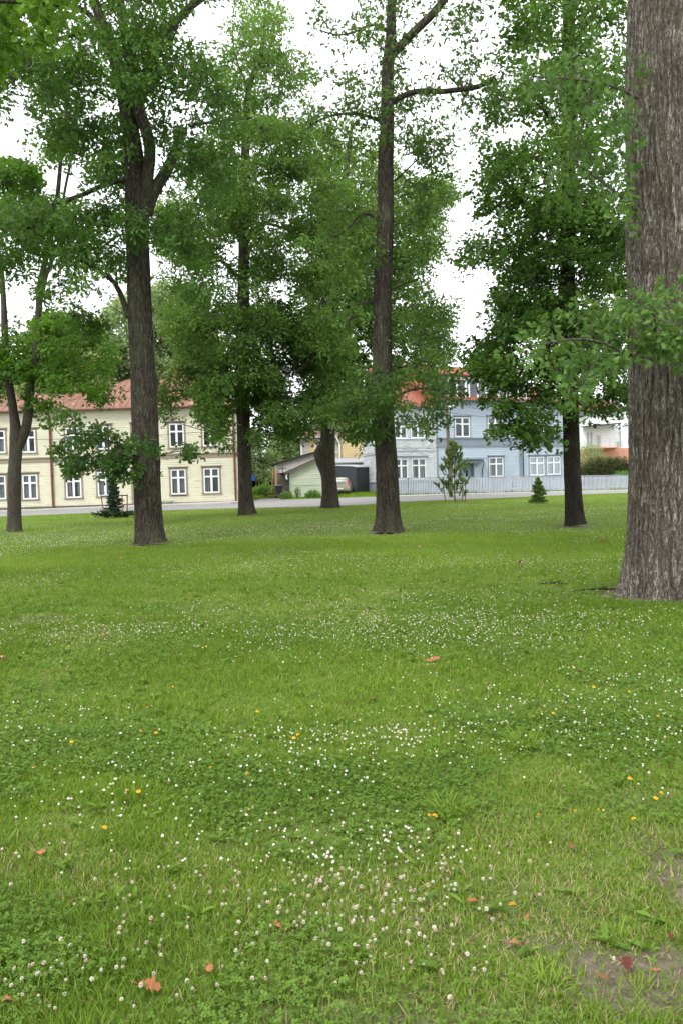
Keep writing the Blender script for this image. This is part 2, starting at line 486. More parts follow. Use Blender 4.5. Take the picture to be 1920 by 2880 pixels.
# eaves
m = MB(); m.box(-.3, H1.L+.45, -.42, .06, zE-.13, zE-.06); m.box(-.3, H1.L+.45, -.45, -.40, zE-.10, zE+.05)
m.build('soffit', M_casing, r1)
m = MB(); m.tube([(-.3, -.50, zE+.02), (H1.L+.45, -.50, zE-.03)], .065, 8); m.build('gutter', M_pipe, r1)
uP, _ = H1.uz(146, 1290); uQ, _ = H1.uz(660, 1290)
for u in (uP, uQ):
    m = MB(); m.tube([(u-.05, -.5, zE), (u-.05, -.45, zE-.2), (u, -.14, zE-.45), (u, -.12, .45), (u+.03, -.32, .2)], .085 if u == uP else .07, 8)
    z = 1.2
    while z < zE-.6: m.tube([(u, -.12, z), (u, -.12, z+.05)], .105, 8); z += 1.3
    m.build('downpipe', M_pipe, r1)
# roofs
uH, _ = H1.uz(128, 1155)
_, zr = H1.uz(340, 1069, 5.0)
m = MB(); seam_roof(m, uH, H1.L+.5, -.5, 4.9, zE, zr, 4.9, 4.4, .47)
rf = m.build('roof', M_roofred, r1)
_, zr2 = H1.uz(40, 1113, 4.2)
m = MB(); seam_roof(m, -.5, uH+2.6, -.49, 4.0, zE-.012, zr2, 0.001, 0.0, .47)
rf2 = m.build('roof', M_roofred, r1)
uc, zc = H1.uz(530, 1040, 5)
m = MB(); m.box(uc-1.2, uc-.6, 5.6, 6.2, zr-.8, zr+.9); m.box(uc-1.25, uc-.55, 5.55, 6.25, zr+.9, zr+1.0); m.build('chimney', M_brickred, rf)

# ================================================================ pale peeling house + blue house
def PX(x, d, y=1345): p = W(x, y, d); return (p.x, p.y)
pA = PX(1108, 67); pB = PX(1226, 69.4); pC = PX(1592, 76.8)
H2 = Bld('wooden_house', pA, pB, 'pale grey house with peeling paint and red hipped roof, left of the blue house', 'house', z=.12)
r2 = H2.root
zE2 = H2.uz(1226, 1147)[1]
ops = []
for (a, b, c, d, kw) in ((1104.5,1149,1287,1350,{}), (1153.5,1200,1286,1349,{}), (1104,1146,1178,1236,{'transom_on': True}), (1150,1196,1177,1235,{})):
    u0, z1 = H2.uz(a, c); u1, z0 = H2.uz(b, d)
    _, o = window(r2, u0, u1, z0, z1, cas=M_pale, cw=.10, header=False, curtain=('sides', M_greyc), **kw); ops.append(o)
u0, zz = H2.uz(1100, 1284); u1, _ = H2.uz(1202, 1284)
m = MB(); m.box(u0, u1, -.16, .0, zz-.03, zz+.06); m.build('window_header', M_bluegrey, r2)
zpl = H2.uz(1180, 1353)[1]
m = MB(); boards(m, 0, H2.L, zpl, zE2, ops, h=.15, t=.034); m.build('wall', M_pale, r2)
_, zb1 = H2.uz(1180, 1262); _, zb2 = H2.uz(1180, 1236)
m = MB()
x = 0.0
while x < H2.L-.12:
    L = .115; bt = zb1+.13 if int(x/.115) % 2 else zb1+.05
    m.box(x+.004, x+L-.004, -.07, -.03, bt, zb2-.03); x += .115
m.box(0, H2.L, -.045, -.0, zb1, zb2); m.box(0, H2.L, -.13, 0, zb2-.001, zb2+.06); m.box(0, H2.L, -.09, 0, zb1-.16, zb1-.08)
m.build('belt_course', M_pale, r2)
m = MB(); m.box(0, H2.L, -.07, .1, -.6, zpl-.05); m.box(0, H2.L, -.12, .1, zpl-.049, zpl+.02); m.build('plinth', M_bluegrey, r2)
for bx in ((H2.L-.16, H2.L-.0, -.06, .05, zpl, zE2), (-.05, .12, -.06, .05, zpl, zE2)):
    m = MB(); m.box(*bx); m.build('corner_board', M_pale, r2)
# side wall: runs back from the corner
pS = PX(1023, 80)
S2 = Bld('tmp', pS, pA, None, None, z=.12); bpy.data.objects.remove(S2.root)
sroot = bpy.data.objects.new('side_wall', None); COL.objects.link(sroot); bpy.data.objects.remove(sroot)
ang = S2.rz - H2.rz; org = Vector((pS[0]-pA[0], pS[1]-pA[1], 0)); org = Vector((org.dot(H2.d), org.dot(H2.n), 0))
def side_xf(mb):
    c, s_ = math.cos(ang), math.sin(ang)
    mb.v = [(org.x + x*c - y*s_, org.y + x*s_ + y*c, z) for (x, y, z) in mb.v]
m = MB(); boards(m, 0, S2.L, zpl, zE2+.3, (), h=.15, t=.034); side_xf(m); m.build('wall', M_pale, r2)
m = MB(); m.box(0, S2.L, -.05, .1, -.6, .42, 1); m.box(0, S2.L, -.05, .1, .425, zpl-.05, 0); m.box(0, S2.L, -.10, .1, zpl-.049, zpl+.02, 0)
side_xf(m); m.build('plinth', [M_bluegrey, M_stone], r2)
m = MB(); m.box(0, S2.L, -.055, 0, zb1, zb2); m.box(0, S2.L, -.12, 0, zb2, zb2+.06); m.box(0, S2.L, -.09, 0, zb1-.16, zb1-.08); side_xf(m); m.build('belt_course', M_pale, r2)
# hip roof
def loc2(b, X, Y): v = Vector((X-b.p0.x, Y-b.p0.y, 0)); return v.dot(b.d), v.dot(b.n)
zr = 11.2
fa = (-.5, -.5, zE2); fb = (H2.L+.2, -.5, zE2)
bl = (org.x-.5, org.y+.3, zE2); rb = (H2.L+1.5, 6.0, zr); ra = (2.0, 6.0, zr)
bb = (org.x+6, 13.5, zE2)
m = MB()
m.slab([fa, fb, rb, ra], (0, 0, -.08)); m.slab([bl, fa, ra], (0, 0, -.08)); m.slab([rb, (H2.L+3, 13.5, zE2), bb, bl, ra], (0, 0, -.08))
for i in range(1, 9):
    f = i/9
    a = Vector(fa).lerp(Vector(fb), f); b = Vector(ra).lerp(Vector(rb), f)
    m.tube([a+Vector((0,0,.02)), b+Vector((0,0,.02))], .02, 4)
for i in range(1, 12):
    f = i/12; a = Vector(bl).lerp(Vector(fa), f); m.tube([a+Vector((0,0,.02)), Vector(ra)+Vector((0,0,.02))], .02, 4)
m.build('roof', M_roofred2, r2)
m = MB(); m.tube([Vector(bl)+Vector((0,-.06,0)), Vector(fa)+Vector((-.05,-.08,0)), Vector(fb)+Vector((0,-.08,0))], .07, 6); m.build('gutter', M_bluegrey, r2)

H3 = Bld('wooden_house', pB, pC, 'blue clapboard house with white windows, a dormer and number 10 beside its door', 'house', z=.05)
r3 = H3.root
zE3 = H3.uz(1300, 1129)[1]
ops = []
for (a, b, c, d, cu) in ((1274,1322.7,1166.5,1231.5,None), (1366,1415,1166.2,1229,None), (1486,1531,1165,1227,('sides', M_greyc)), (1370,1417,1280,1342.6,('sides', M_greyc)),
                         (1484.5,1531.5,1278.5,1338.5,('sides', M_greyc)), (1533,1577,1277.5,1336.5,('sides', M_greyc))):
    u0, z1 = H3.uz(a, c); u1, z0 = H3.uz(b, d)
    _, o = window(r3, u0, u1, z0, z1, cas=M_bluegrey, cw=.10, curtain=cu); ops.append(o)
zpl3 = H3.uz(1400, 1346)[1]
# porch door, canopy, number board
u0, z1 = H3.uz(1289, 1300); u1, z0 = H3.uz(1331, 1350); z0 = .35
m = MB(); m.box(u0, u1, .32, .38, z0, z1)
for i in range(7): m.box(u0+.05+i*(u1-u0-.1)/7, u0+.03+(i+1)*(u1-u0-.1)/7, .30, .32, z0+.05, z1-.05)
dr = m.build('door', mat_plain('door_bluegrey', srgb(140,160,172), .6), r3)
for bx in (u1-.62, u0+.2):
    m = MB(); m.box(bx, bx+.2, .285, .299, z0+1.1, z0+1.7); m.build('door_glass', M_inside, dr)
m = MB(); m.box(u0-.06, u0, -.02, .38, z0, z1); m.box(u1, u1+.02, -.02, .38, z0, z1); m.box(u0-.06, u1+.02, -.02, .38, z1, z1+.08); m.build('door_reveal', M_bluegrey, r3)
ops.append((u0-.05, u1+.02, z0-.4, z1+.05))
m = MB(); ua, za = H3.uz(1331, 1301); ub, zb_ = H3.uz(1342.5, 1348)
m.box(ua+.02, ub, -.06, .02, z0, za); m.box(ua+.02, ub, -.075, -.06, z0+1.05, z0+1.08); pil = m.build('pilaster', M_blue, r3)
m = MB(); m.box(u0-.4, u0-.06, -.06, .02, z0, za); m.build('pilaster', M_blue, r3)
# number 10
m = MB(); cx = (ua+ub)/2; zn = za-.30
m.box(cx-.115, cx-.075, -.075, -.06, zn-.13, zn+.13); m.box(cx-.155, cx-.115, -.0745, -.06, zn+.06, zn+.10)
for i in range(14):
    a0 = 2*PI*i/14; a1 = 2*PI*(i+1)/14
    P = lambda r, a: (cx+.06+r*.62*math.cos(a), -.0765, zn+r*math.sin(a))
    m.slab([P(.13, a0), P(.13, a1), P(.09, a1), P(.09, a0)], (0, .015, 0))
m.build('house_number', mat_plain('number_grey', srgb(80,88,98), .5), r3)
uc0, zc = H3.uz(1284, 1290); uc1, _ = H3.uz(1356, 1290)
m = MB(); m.slab([(uc0, -.75, zc-.1), (uc1, -.75, zc-.1), (uc1-.1, 0, zc+.05), (uc0+.1, 0, zc+.05)], (0,0,.06)); m.box(uc0+.12, uc1-.3, -.45, 0, zc-.42, zc-.11)
m.build('canopy', M_bluegrey, r3)
m = MB(); m.tube([(uc1-.3, -.45, zc-.2), (uc1-.12, -.3, zc-.5), (uc1-.12, -.1, zc-.9), (uc1-.12, -.1, .3)], .04, 6); m.build('canopy_downpipe', M_dkgrey, r3)
_, zb1 = H3.uz(1300, 1254); _, zb2 = H3.uz(1300, 1233.5)
m = MB(); boards(m, 0, H3.L, zpl3, zE3, ops, h=.16); m.build('wall', M_blue, r3)
m = MB(); m.box(0, H3.L, -.05, 0, zb1, zb2)
x = 0
while x < H3.L: m.box(x+.005, min(x+.115, H3.L), -.065, -.05, zb1+.03, zb2-.03); x += .12
m.box(0, H3.L, -.14, 0, zb2+.0005, zb2+.07); m.box(0, H3.L, -.10, 0, zb1-.08, zb1-.001); m.build('belt_course', M_bluegrey, r3)
m = MB(); m.box(0, H3.L, -.06, .1, -.7, zpl3-.05); m.box(0, H3.L, -.15, .1, zpl3-.049, zpl3+.03); m.build('plinth', M_bluegrey, r3)
uk, _ = H3.uz(1461, 1250)
for bx in ((0, .22, -.06, .02, zpl3, zE3), (uk-.15, uk+.12, -.06, .02, zpl3, zE3), (H3.L-.2, H3.L, -.06, .02, zpl3, zE3)):
    m = MB(); m.box(*bx); m.build('corner_board', M_bluegrey, r3)
m = MB(); m.tube([(uk+.25, -.45, zE3-.05), (uk+.22, -.14, zE3-.4), (uk+.22, -.13, .3)], .055, 8); m.build('downpipe', M_dkgrey, r3)
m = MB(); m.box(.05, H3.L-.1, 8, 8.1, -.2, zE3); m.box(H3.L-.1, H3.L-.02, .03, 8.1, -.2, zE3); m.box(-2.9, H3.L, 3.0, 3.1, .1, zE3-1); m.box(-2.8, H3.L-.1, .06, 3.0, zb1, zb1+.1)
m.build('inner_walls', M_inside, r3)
m = MB(); m.box(-.2, H3.L+.3, -.45, .05, zE3-.06, zE3); m.box(-.2, H3.L+.3, -.48, -.45, zE3-.08, zE3+.06); m.build('soffit', M_bluegrey, r3)
m = MB(); m.tube([(-.2, -.54, zE3+.04), (H3.L+.3, -.54, zE3)], .07, 8); m.build('gutter', M_dkgrey, r3)
m = MB(); seam_roof(m, -.4, H3.L+.4, -.5, 5.2, zE3+.06, 11.6, .001, 4.6, .55); rf = m.build('roof', M_roofred2, r3)
# dormer
ud0, zd0 = H3.uz(1240, 1124, -.05); ud1, zd1 = H3.uz(1487, 1066, -.05)
zd0 = zE3+.1; zd1 = zd0+2.05
m = MB(); x = ud0
dops = []
dw = MB()
for (a, b) in ((1257, 1311), (1316, 1368), (1374, 1426), (1430, 1480)):
    a_, _ = H3.uz(a, 1090); b_, _ = H3.uz(b, 1090); dops.append((a_, b_))
m.box(ud0, ud1, .05, .1, zd0, zd0+.25); m.box(ud0, ud1, .05, .1, zd1-.2, zd1)
m.box(ud0, dops[0][0]+.1, .05, .1, zd0+.25, zd1-.2); m.box(dops[-1][1]-.1, ud1, .05, .1, zd0+.25, zd1-.2)
for i in range(3): m.box(dops[i][1]-.1, dops[i+1][0]+.1, .05, .1, zd0+.25, zd1-.2)
x = ud0
while x < ud1:
    if not any(a-.02 < x < b+.02 for a, b in dops): m.box(x, x+.03, .03, .05, zd0, zd1-.05)
    x += .13
m.box(ud0, ud0+.06, .1, 4.6, zd0-.2, zd1); m.box(ud1-.06, ud1, .1, 4.6, zd0-.2, zd1)
m.slab([(ud0-.25, -.3, zd1+.02), (ud1+.25, -.3, zd1+.02), (ud1+.25, 4.5, zd1+.55), (ud0-.25, 4.5, zd1+.55)], (0,0,.1), 1)
dm = m.build('dormer', [M_bluegrey, M_roofred2], r3)
for (a, b) in dops:
    window(dm, a, b, zd0+.12, zd1-.12, cas=M_white, cw=.07, header=False, transom_on=False, y=.045)
# ================================================================ picket fence
fA = Vector((*PX(1085, 61.0, 1400), 0)); fB = Vector((*PX(1990, 77.5, 1375), 0))
FEN = Bld('picket_fence', fA, fB, 'long blue-grey picket fence in front of the blue house and hedge', 'fence', z=0)
m = MB(); n = int(FEN.L/.15)
for i in range(n):
    u = i*.15 + .02; p = FEN.p0 + FEN.d*u; z = zg(p.x, p.y)+.06
    h = 1.28 + random.uniform(-.012, .012); t = random.uniform(-.012, .012)
    m.slab([(u, -.02, z+.06), (u+.078, -.02, z+.06), (u+.078+t, -.02, z+h), (u+.039+t, -.02, z+h+.05), (u+t, -.02, z+h)], (0, .022, 0))
m.build('pickets', mat_paint_boards('fence_bluegrey', srgb(205,212,220), srgb(150,150,142), .35), FEN.root)
m = MB()
k = 0
while k*2.0 < FEN.L:
    a = k*2.0; b = min(a+2.0, FEN.L); pa = FEN.p0+FEN.d*a; pb = FEN.p0+FEN.d*b; za = zg(pa.x, pa.y); zb = zg(pb.x, pb.y)
    for hh in (.34, 1.08):
        m.slab([(a, .004, za+hh), (b, .004, zb+hh), (b, .004, zb+hh+.09), (a, .004, za+hh+.09)], (0, .045, 0))
    m.slab([(a, -.045, za+1.34), (b, -.045, zb+1.34), (b, .05, zb+1.35), (a, .05, za+1.35)], (0, 0, .035))
    k += 1
m.build('rail', M_bluegrey, FEN.root)
k = 0
while k*2.0 < FEN.L:
    a = k*2.0; pa = FEN.p0+FEN.d*a; za = zg(pa.x, pa.y)
    m = MB(); m.box(a-.05, a+.05, .052, .15, za-.2, za+1.32); m.build('post', M_bluegrey, FEN.root); k += 1

# ================================================================ pale green shed
def quadpx(m, pts, off, mi=0): m.slab([W(*p) for p in pts], off, mi)
sh0 = W(816, 1400, 66); sh1 = W(926, 1400, 66.0)
SH = Bld('garden_shed', sh0, sh1, 'pale green clapboard shed with a sloping felt roof beside the wheelie bin', 'shed', z=zg(sh0.x, sh0.y)-.05)
rs = SH.root
uA, zA = SH.uz(814, 1326); uB, zB = SH.uz(896, 1289); sl = (zB-zA)/(uB-uA); zT = lambda u: zA+sl*(u-uA)
m = MB(); Ls = SH.L; mx = zT(Ls)
boards(m, 0.14, Ls, .12, mx, (), h=.16, t=.03, lim=lambda z: (max(0.14, uA+(z-zA)/sl), Ls)); m.build('wall', M_green, rs)
m = MB(); m.box(0, .14, -.05, .02, .0, zT(.0)-.03); m.box(.14, Ls, -.045, .02, 1.03, 1.07); m.build('corner_board', M_mint, rs)
# left side, weathered, runs back
q = W(779, 1378, 77.0); a_, b_ = loc2(SH, q.x, q.y)
ang = math.atan2(-b_, -a_); Lq = math.hypot(a_, b_)
def xf2(mb, ox, oy, an):
    c, s_ = math.cos(an), math.sin(an); mb.v = [(ox+x*c-y*s_, oy+x*s_+y*c, z) for (x, y, z) in mb.v]
m = MB(); x = 0
while x < Lq-.05:
    w_ = random.uniform(.12, .2); m.box(x, min(x+w_-.01, Lq-.05), -.02+random.uniform(-.01,.01), .03, -.1, zT(0)-.12); x += w_
xf2(m, a_, b_, ang); m.build('side_wall', M_oldwood, rs)
m = MB(); m.box(2.2, 2.75, -.04, -.01, .9, 1.5); xf2(m, a_, b_, ang); m.build('hatch', M_inside, rs)
m = MB()
m.slab([(-.35, -.35, zT(-.35)), (Ls+.2, -.35, zT(Ls+.2)), (Ls+.2, 3.6, zT(Ls+.2)), (-.35, 3.6, zT(-.35))], (0, 0, .09))
m.slab([(-.352, -.3, zT(-.35)), (-.352, b_*.6, zT(-.35)), (a_*.6-.35, b_*.6, zT(-.35))], (0, 0, .09))
m.build('roof', M_felt, rs)
m = MB(); m.slab([(-.35, -.38, zT(-.35)-.1), (Ls+.2, -.38, zT(Ls+.2)-.1), (Ls+.2, -.38, zT(Ls+.2)-.0), (-.35, -.38, zT(-.35)-.0)], (0, .03, 0)); m.build('bargeboard', M_oldwood, rs)
m = MB(); m.tube([(-.1, -.1, zT(0)-.25), (-.25, -.25, zT(0)-.3), (-.18, -.3, zT(0)-.62)], [.05, .07, .07], 8); m.build('yard_light', M_white, rs)
# antenna
p = W(795, 1317, 69); 
m = MB(); h = pxsize(80, 69); m.tube([(0,0,-.6),(0,0,h)], .022, 6); m.tube([(-.35,0,0),(.35,0,.0)], .03, 6); m.tube([(-.2,-.3,.02),(.2,.3,.02)], .02, 6)
o = m.build('antenna_mast', M_felt); o.location = p; tag(o, 'thin rusty antenna mast above the pale green shed roof', 'antenna')

# grey block shed behind
g0 = W(778, 1340, 79); g1 = W(905, 1340, 79.0)
S2b = Bld('block_shed', g0, g1, 'light grey block outbuilding with a dark single-pitch roof behind the green shed', 'outbuilding', z=.2)
uA2, zA2 = S2b.uz(774, 1304); uB2, zB2 = S2b.uz(888, 1271.5); sl2 = (zB2-zA2)/(uB2-uA2); zT2 = lambda u: zA2+sl2*(u-uA2)
m = MB(); m.slab([(0,0,-.3),(S2b.L,0,-.3),(S2b.L,0,zT2(S2b.L)-.08),(0,0,zT2(0)-.08)], (0, 5, 0)); o = m.build('wall', M_tiles2, S2b.root)
set_uv(o, lambda c, p: (c.x+c.y, c.z))
m = MB(); m.slab([(-.45,-.3,zT2(-.45)-.06),(S2b.L+.2,-.3,zT2(S2b.L+.2)-.06),(S2b.L+.2,5.3,zT2(S2b.L+.2)-.06),(-.45,5.3,zT2(-.45)-.06)], (0,0,.14)); m.build('roof', M_felt, S2b.root)
m = MB(); m.box(-.12, .12, -.15, -.02, 0, zT2(0)-.1); m.build('corner_post', M_zinc, S2b.root)

# orange ladder leaning
m = MB(); bse = W(770, 1376, 75)
for s_ in (-.2, .2): m.tube([(s_, -.25, 0), (s_+.15, .5, 2.5)], .035, 6)
for i in range(8): f = (i+.5)/8; m.tube([(-.2+.15*f, -.25+.75*f, 2.5*f), (.2+.15*f, -.25+.75*f, 2.5*f)], .02, 6)
o = m.build('ladder', mat_plain('orange_paint', srgb(214,130,50), .6)); o.location = (bse.x, bse.y, zg(bse.x, bse.y)); tag(o, 'orange ladder leaning on the left end of the grey outbuilding', 'ladder')

# open woodshed in the garden
w0 = W(694, 1370, 92); 
WS = Bld('open_woodshed', w0, W(776, 1370, 92), 'dark open-fronted garden shelter with wooden posts behind the flower bed', 'shelter', z=zg(w0.x, w0.y))
m = MB(); m.box(0, WS.L, 2.4, 2.5, 0, 2.4); m.box(-.05, 0, 0, 2.5, 0, 2.4); m.box(WS.L, WS.L+.05, 0, 2.5, 0, 2.4); m.build('back_wall', mat_plain('near_black_wood', (.018,.016,.014,1), .9), WS.root)  # back and side walls share one even near-black colour
m = MB(); m.slab([(-.3,-.4,2.25),(WS.L+.3,-.4,2.5),(WS.L+.3,2.7,2.6),(-.3,2.7,2.35)], (0,0,.1)); m.build('roof', M_felt, WS.root)
for u in (.1, WS.L*.33, WS.L*.66, WS.L-.1):
    m = MB(); m.tube([(u,0,0),(u,0,2.4)], .09, 6); m.build('post', M_oldwood, WS.root)

# ================================================================ yellow house
yA = W(847, 1270, 96); yB = W(958, 1270, 96.5)
YH = Bld('yellow_house', yA, yB, 'yellow wooden house with a brown tiled roof and a gabled wing, behind the garages', 'house', z=.3)
ry = YH.root
zEy = YH.uz(900, 1231)[1]; ops = []
for (a, b, c, d) in ((885,904,1235,1277), (938,953.5,1238,1275)):
    u0, z1 = YH.uz(a, c); u1, z0 = YH.uz(b, d); _, o = window(ry, u0, u1, z0, z1, cas=M_white, cw=.08, header=True, curtain=('full', M_rwhite)); ops.append(o)
us, _ = YH.uz(869, 1260)
m = MB(); boards(m, us, YH.L, 0, zEy, ops, h=.2); m.build('wall', M_yellow, ry)
m = MB(); m.box(0, us, -.02, .3, 0, zEy-.1); o = m.build('stone_end', M_tiles2, ry); set_uv(o, lambda c, p: (c.x+c.y, c.z))
m = MB(); m.box(-.05, .12, -.08, -.025, 0, zEy); m.build('corner_pipe', M_white, ry)
m = MB(); _, zry = YH.uz(980, 1158, 5)
sl_ = [(-.4,-.5,zEy),(YH.L+9,-.5,zEy),(YH.L+7,5,zry),(3.0,5,zry)]
m.slab(sl_, (0,0,.12)); m.slab([(-.4,-.5,zEy),(3.0,5,zry),(-.4,10.5,zEy)], (0,0,.12)); m.slab([(YH.L+7,5,zry),(YH.L+9,10.5,zEy),(-.4,10.5,zEy),(3.0,5,zry)], (0,0,.12))
o = m.build('roof', M_tiles, ry); set_uv(o, lambda c, p: (c.x, math.hypot(c.y+.5, c.z-zEy)))
m = MB(); m.tube([(3.0,5,zry+.14),(YH.L+7,5,zry+.14)], .13, 8); m.build('ridge_tiles', M_orange, ry)
m = MB(); m.tube([(-.4,-.6,zEy+.03),(YH.L-.2,-.6,zEy)], .08, 6); m.build('gutter', M_zinc, ry)
# wing: gable to the camera, standing 2.4 m forward
yC = W(958, 1270, 93.5); yD = W(1075, 1270, 94.5)
a0, b0 = loc2(YH, yC.x, yC.y); a1, b1 = loc2(YH, yD.x, yD.y); b0 = b1 = min(b0, b1)
WG = Bld('tmp', (YH.p0+YH.d*a0+YH.n*b0), (YH.p0+YH.d*a1+YH.n*b0), None, None, z=.3); bpy.data.objects.remove(WG.root)
zg2 = WG.uz(990, 1225)[1]; up_, zp_ = WG.uz(1060, 1143); Lw = WG.L; uw, zw1 = WG.uz(1018, 1240); uw2, zw0 = WG.uz(1034, 1275)
gs = (zp_-zg2)/(up_+.3)
m = MB(); boards(m, 0, Lw, 0, zg2, [(uw+.1, uw2-.1, zw0, zw1)], h=.2)
boards(m, 0, Lw, zg2, zp_, (), h=.2, y=-.03, lim=lambda z: ((z-zg2)/gs, min(Lw, 2*up_-(z-zg2)/gs)))
m.v = [(x+a0, y+b0, z) for x, y, z in m.v]; m.build('wall', M_yellow, ry)
m = MB(); m.box(a0-.02, a0+.14, b0-.06, b0+.02, 0, zg2); m.box(a0, a0+Lw, b0-.1, b0, zg2-.1, zg2); m.build('corner_board', M_yelgrn, ry)
m = MB(); m.box(a0-.01, a0+.02, b0, 0, 0, zg2); m.build('wing_side', M_yellow, ry)
m = MB(); m.slab([(a0-.4,b0-.4,zg2-.15),(a0+up_,b0-.4,zp_+.1),(a0+up_,4,zp_+.1),(a0-.4,4,zg2-.15)], (0,0,.1)); m.slab([(a0+up_,b0-.4,zp_+.1),(a0+2*up_+.4,b0-.4,zg2-.15),(a0+2*up_+.4,4,zg2-.15),(a0+up_,4,zp_+.1)], (0,0,.1))
o = m.build('wing_roof', M_tiles, ry); set_uv(o, lambda c, p: (c.y, math.hypot(c.x, c.z)))
m = MB(); m.slab([(a0-.4,b0-.45,zg2-.2),(a0+up_,b0-.45,zp_+.05),(a0+up_,b0-.45,zp_+.22),(a0-.4,b0-.45,zg2-.02)], (0,.04,0)); m.tube([(a0-.45,b0-.3,zg2-.05),(a0+.2,1.5,zg2+.2),(a0+3,4,zp_-.1)], .09, 6)
m.build('verge', M_zinc, ry)
m = MB(); m.tube([(a0-.5,b0-.3,zg2-.1),(a0-.3,b0-.25,zg2-.6),(a0-.12,b0-.12,zg2-.9),(a0-.12,b0-.12,1.6),(a0-.4,b0-.4,1.1)], .09, 6); m.build('downpipe', M_white, ry)
window(ry, a0+uw, a0+uw2, zw0, zw1, cas=M_white, cw=.08, header=False, y=b0)

# blue fascia garages
b0_ = W(905, 1370, 87); b1_ = W(1032, 1370, 86)
BG = Bld('garage_row', b0_, b1_, 'low garage building with a pale blue fascia and grey timber door, below the yellow house', 'garage', z=zg(b0_.x, b0_.y))
_, zt = BG.uz(1010, 1299); _, zm_ = BG.uz(1010, 1325); ud, _ = BG.uz(1003, 1350); ue, _ = BG.uz(1018.5, 1350)
m = MB(); m.box(0, ud-.2, .1, 5, -.2, zm_); m.box(ue, BG.L, .1, 5, -.2, zm_); m.box(ud-.2, ue, 1, 5, -.2, zm_); m.build('wall', mat_plain('cream_wall', srgb(205,200,186), .9), BG.root)
m = MB(); m.box(ud-.15, ue-.05, .14, .2, -.1, zm_-.05)
for i in range(6): m.box(ud-.1+i*.12, ud-.0+i*.12, .12, .14, -.1, zm_-.1)
m.build('door', M_greydoor, BG.root)
m = MB(); m.box(-.1, BG.L+.1, -.1, .1, zm_, zt-.1)
x = 0
while x < BG.L: m.box(x, x+.03, -.115, -.1, zm_+.01, zt-.11); x += .16
m.build('fascia', M_skyblue, BG.root)
m = MB(); m.slab([(-.3,-.3,zt-.1),(BG.L+.2,-.3,zt-.1),(BG.L+.2,5.2,zt+.5),(-.3,5.2,zt+.5)], (0,0,.12)); m.build('roof', M_zinc, BG.root)
# dark grey container-like garage
d0 = W(905, 1390, 79); d1 = W(1003.5, 1388, 76)
DG = Bld('metal_garage', d0, d1, 'dark grey metal garage standing behind the parked car', 'garage', z=zg(d1.x, d1.y)-.05)
zl = DG.uz(945, 1309)[1]; zr_ = DG.uz(1003, 1315)[1]
m = MB(); m.slab([(0,0,0),(DG.L,0,0),(DG.L,0,zr_),(DG.L-.4,0,zr_+.1),(0,0,zl+.05)], (0,4.5,0))
x = .1
while x < DG.L-.05: m.box(x, x+.035, -.03, 0, .05, zr_-.02); x += .25
m.build('wall', M_dkgrey, DG.root)
m = MB(); m.slab([(-.1,-.08,zl+.07),(DG.L-.4,-.08,zr_+.11),(DG.L+.08,-.08,zr_+.01),(DG.L+.08,4.6,zr_+.01),(DG.L-.4,4.6,zr_+.11),(-.1,4.6,zl+.07)], (0,0,.05)); m.build('roof', M_zinc, DG.root)

# ================================================================ white modern house, far right
m_0 = W(1640, 1285, 104); m_1 = W(1815, 1278, 104)
MH = Bld('modern_house', m_0, m_1, 'white rendered modern house with a balcony and orange brick base behind the hedge', 'house', z=-.3)
rm = MH.root
zB_ = MH.uz(1720, 1261)[1]; ur, zr_ = MH.uz(1775, 1150); ul, zl_ = MH.uz(1695, 1161)
s_ = (zr_-zl_)/(ur-ul); zz = lambda u: zl_+s_*(u-ul)
m = MB(); m.slab([(0,0,zB_),(MH.L,0,zB_),(MH.L,0,zz(MH.L)),(0,0,zz(0))], (0,8,0)); m.build('wall', M_rwhite, rm)
m = MB(); m.box(-.1, MH.L+.1, -.15, 8, 0, zB_-.002); m.build('base', M_orange, rm)
m = MB(); m.slab([(-.4,-.4,zz(-.4)+.02),(MH.L+.4,-.4,zz(MH.L+.4)+.02),(MH.L+.4,8,zz(MH.L+.4)+.02),(-.4,8,zz(-.4)+.02)], (0,0,.45)); m.build('roof', mat_plain('grey_purple_roof', srgb(120,114,122), .6), rm)
m = MB(); m.slab([(-3,4,zz(0)+.5),(MH.L-1,4,zz(0)+1.1),(MH.L-3,9,zz(0)+2.8),(-3,9,zz(0)+2.5)], (0,0,.2)); m.build('upper_roof', M_roofred2, rm)
for (a, b, c, d) in ((1737,1744,1184,1217), (1730,1742,1240,1260), (1743.5,1751.5,1239,1260), (1672,1690,1222,1262)):
    u0, z1 = MH.uz(a, c); u1, z0 = MH.uz(b, d); window(rm, u0, u1, z0, z1, cas=M_white, cw=.06, header=False, cols=1, transom_on=False, y=-.03, proud=.04)
u0, z1 = MH.uz(1645, 1214); u1, z0 = MH.uz(1668, 1262); window(rm, u0, u1, z0, z1, cas=M_white, cw=.06, header=False, transom_on=False, curtain=('full', M_greyc), y=-.03, proud=.04)
ub0, zb0 = MH.uz(1640, 1260); ub1, zb1_ = MH.uz(1727, 1240)
m = MB(); m.box(ub0, ub1, -2.2, -.02, zb0-.15, zb0); 
bal = m.build('balcony', M_orange, rm)
m = MB()
for i in range(6): m.tube([(ub0, -2.2, zb0+.15+i*.17), (ub1, -2.2, zb0+.15+i*.17)], .018, 6)
x = ub0
while x <= ub1+.01: m.tube([(x, -2.2, zb0), (x, -2.2, zb0+1.05)], .03, 6); x += (ub1-ub0)/3
m.build('railing', M_zinc, bal)
uu, zc_ = MH.uz(1727, 1195)
m = MB(); m.box(ub1-.08, ub1, -2.2, -2.1, zb0, zc_); m.slab([(ub1-4.2,-2.3,zc_-.25),(ub1+.1,-2.3,zc_),(ub1+.1,-.04,zc_+.05),(ub1-4.2,-.04,zc_-.2)], (0,0,.14)); m.build('awning', M_dkgrey, rm)

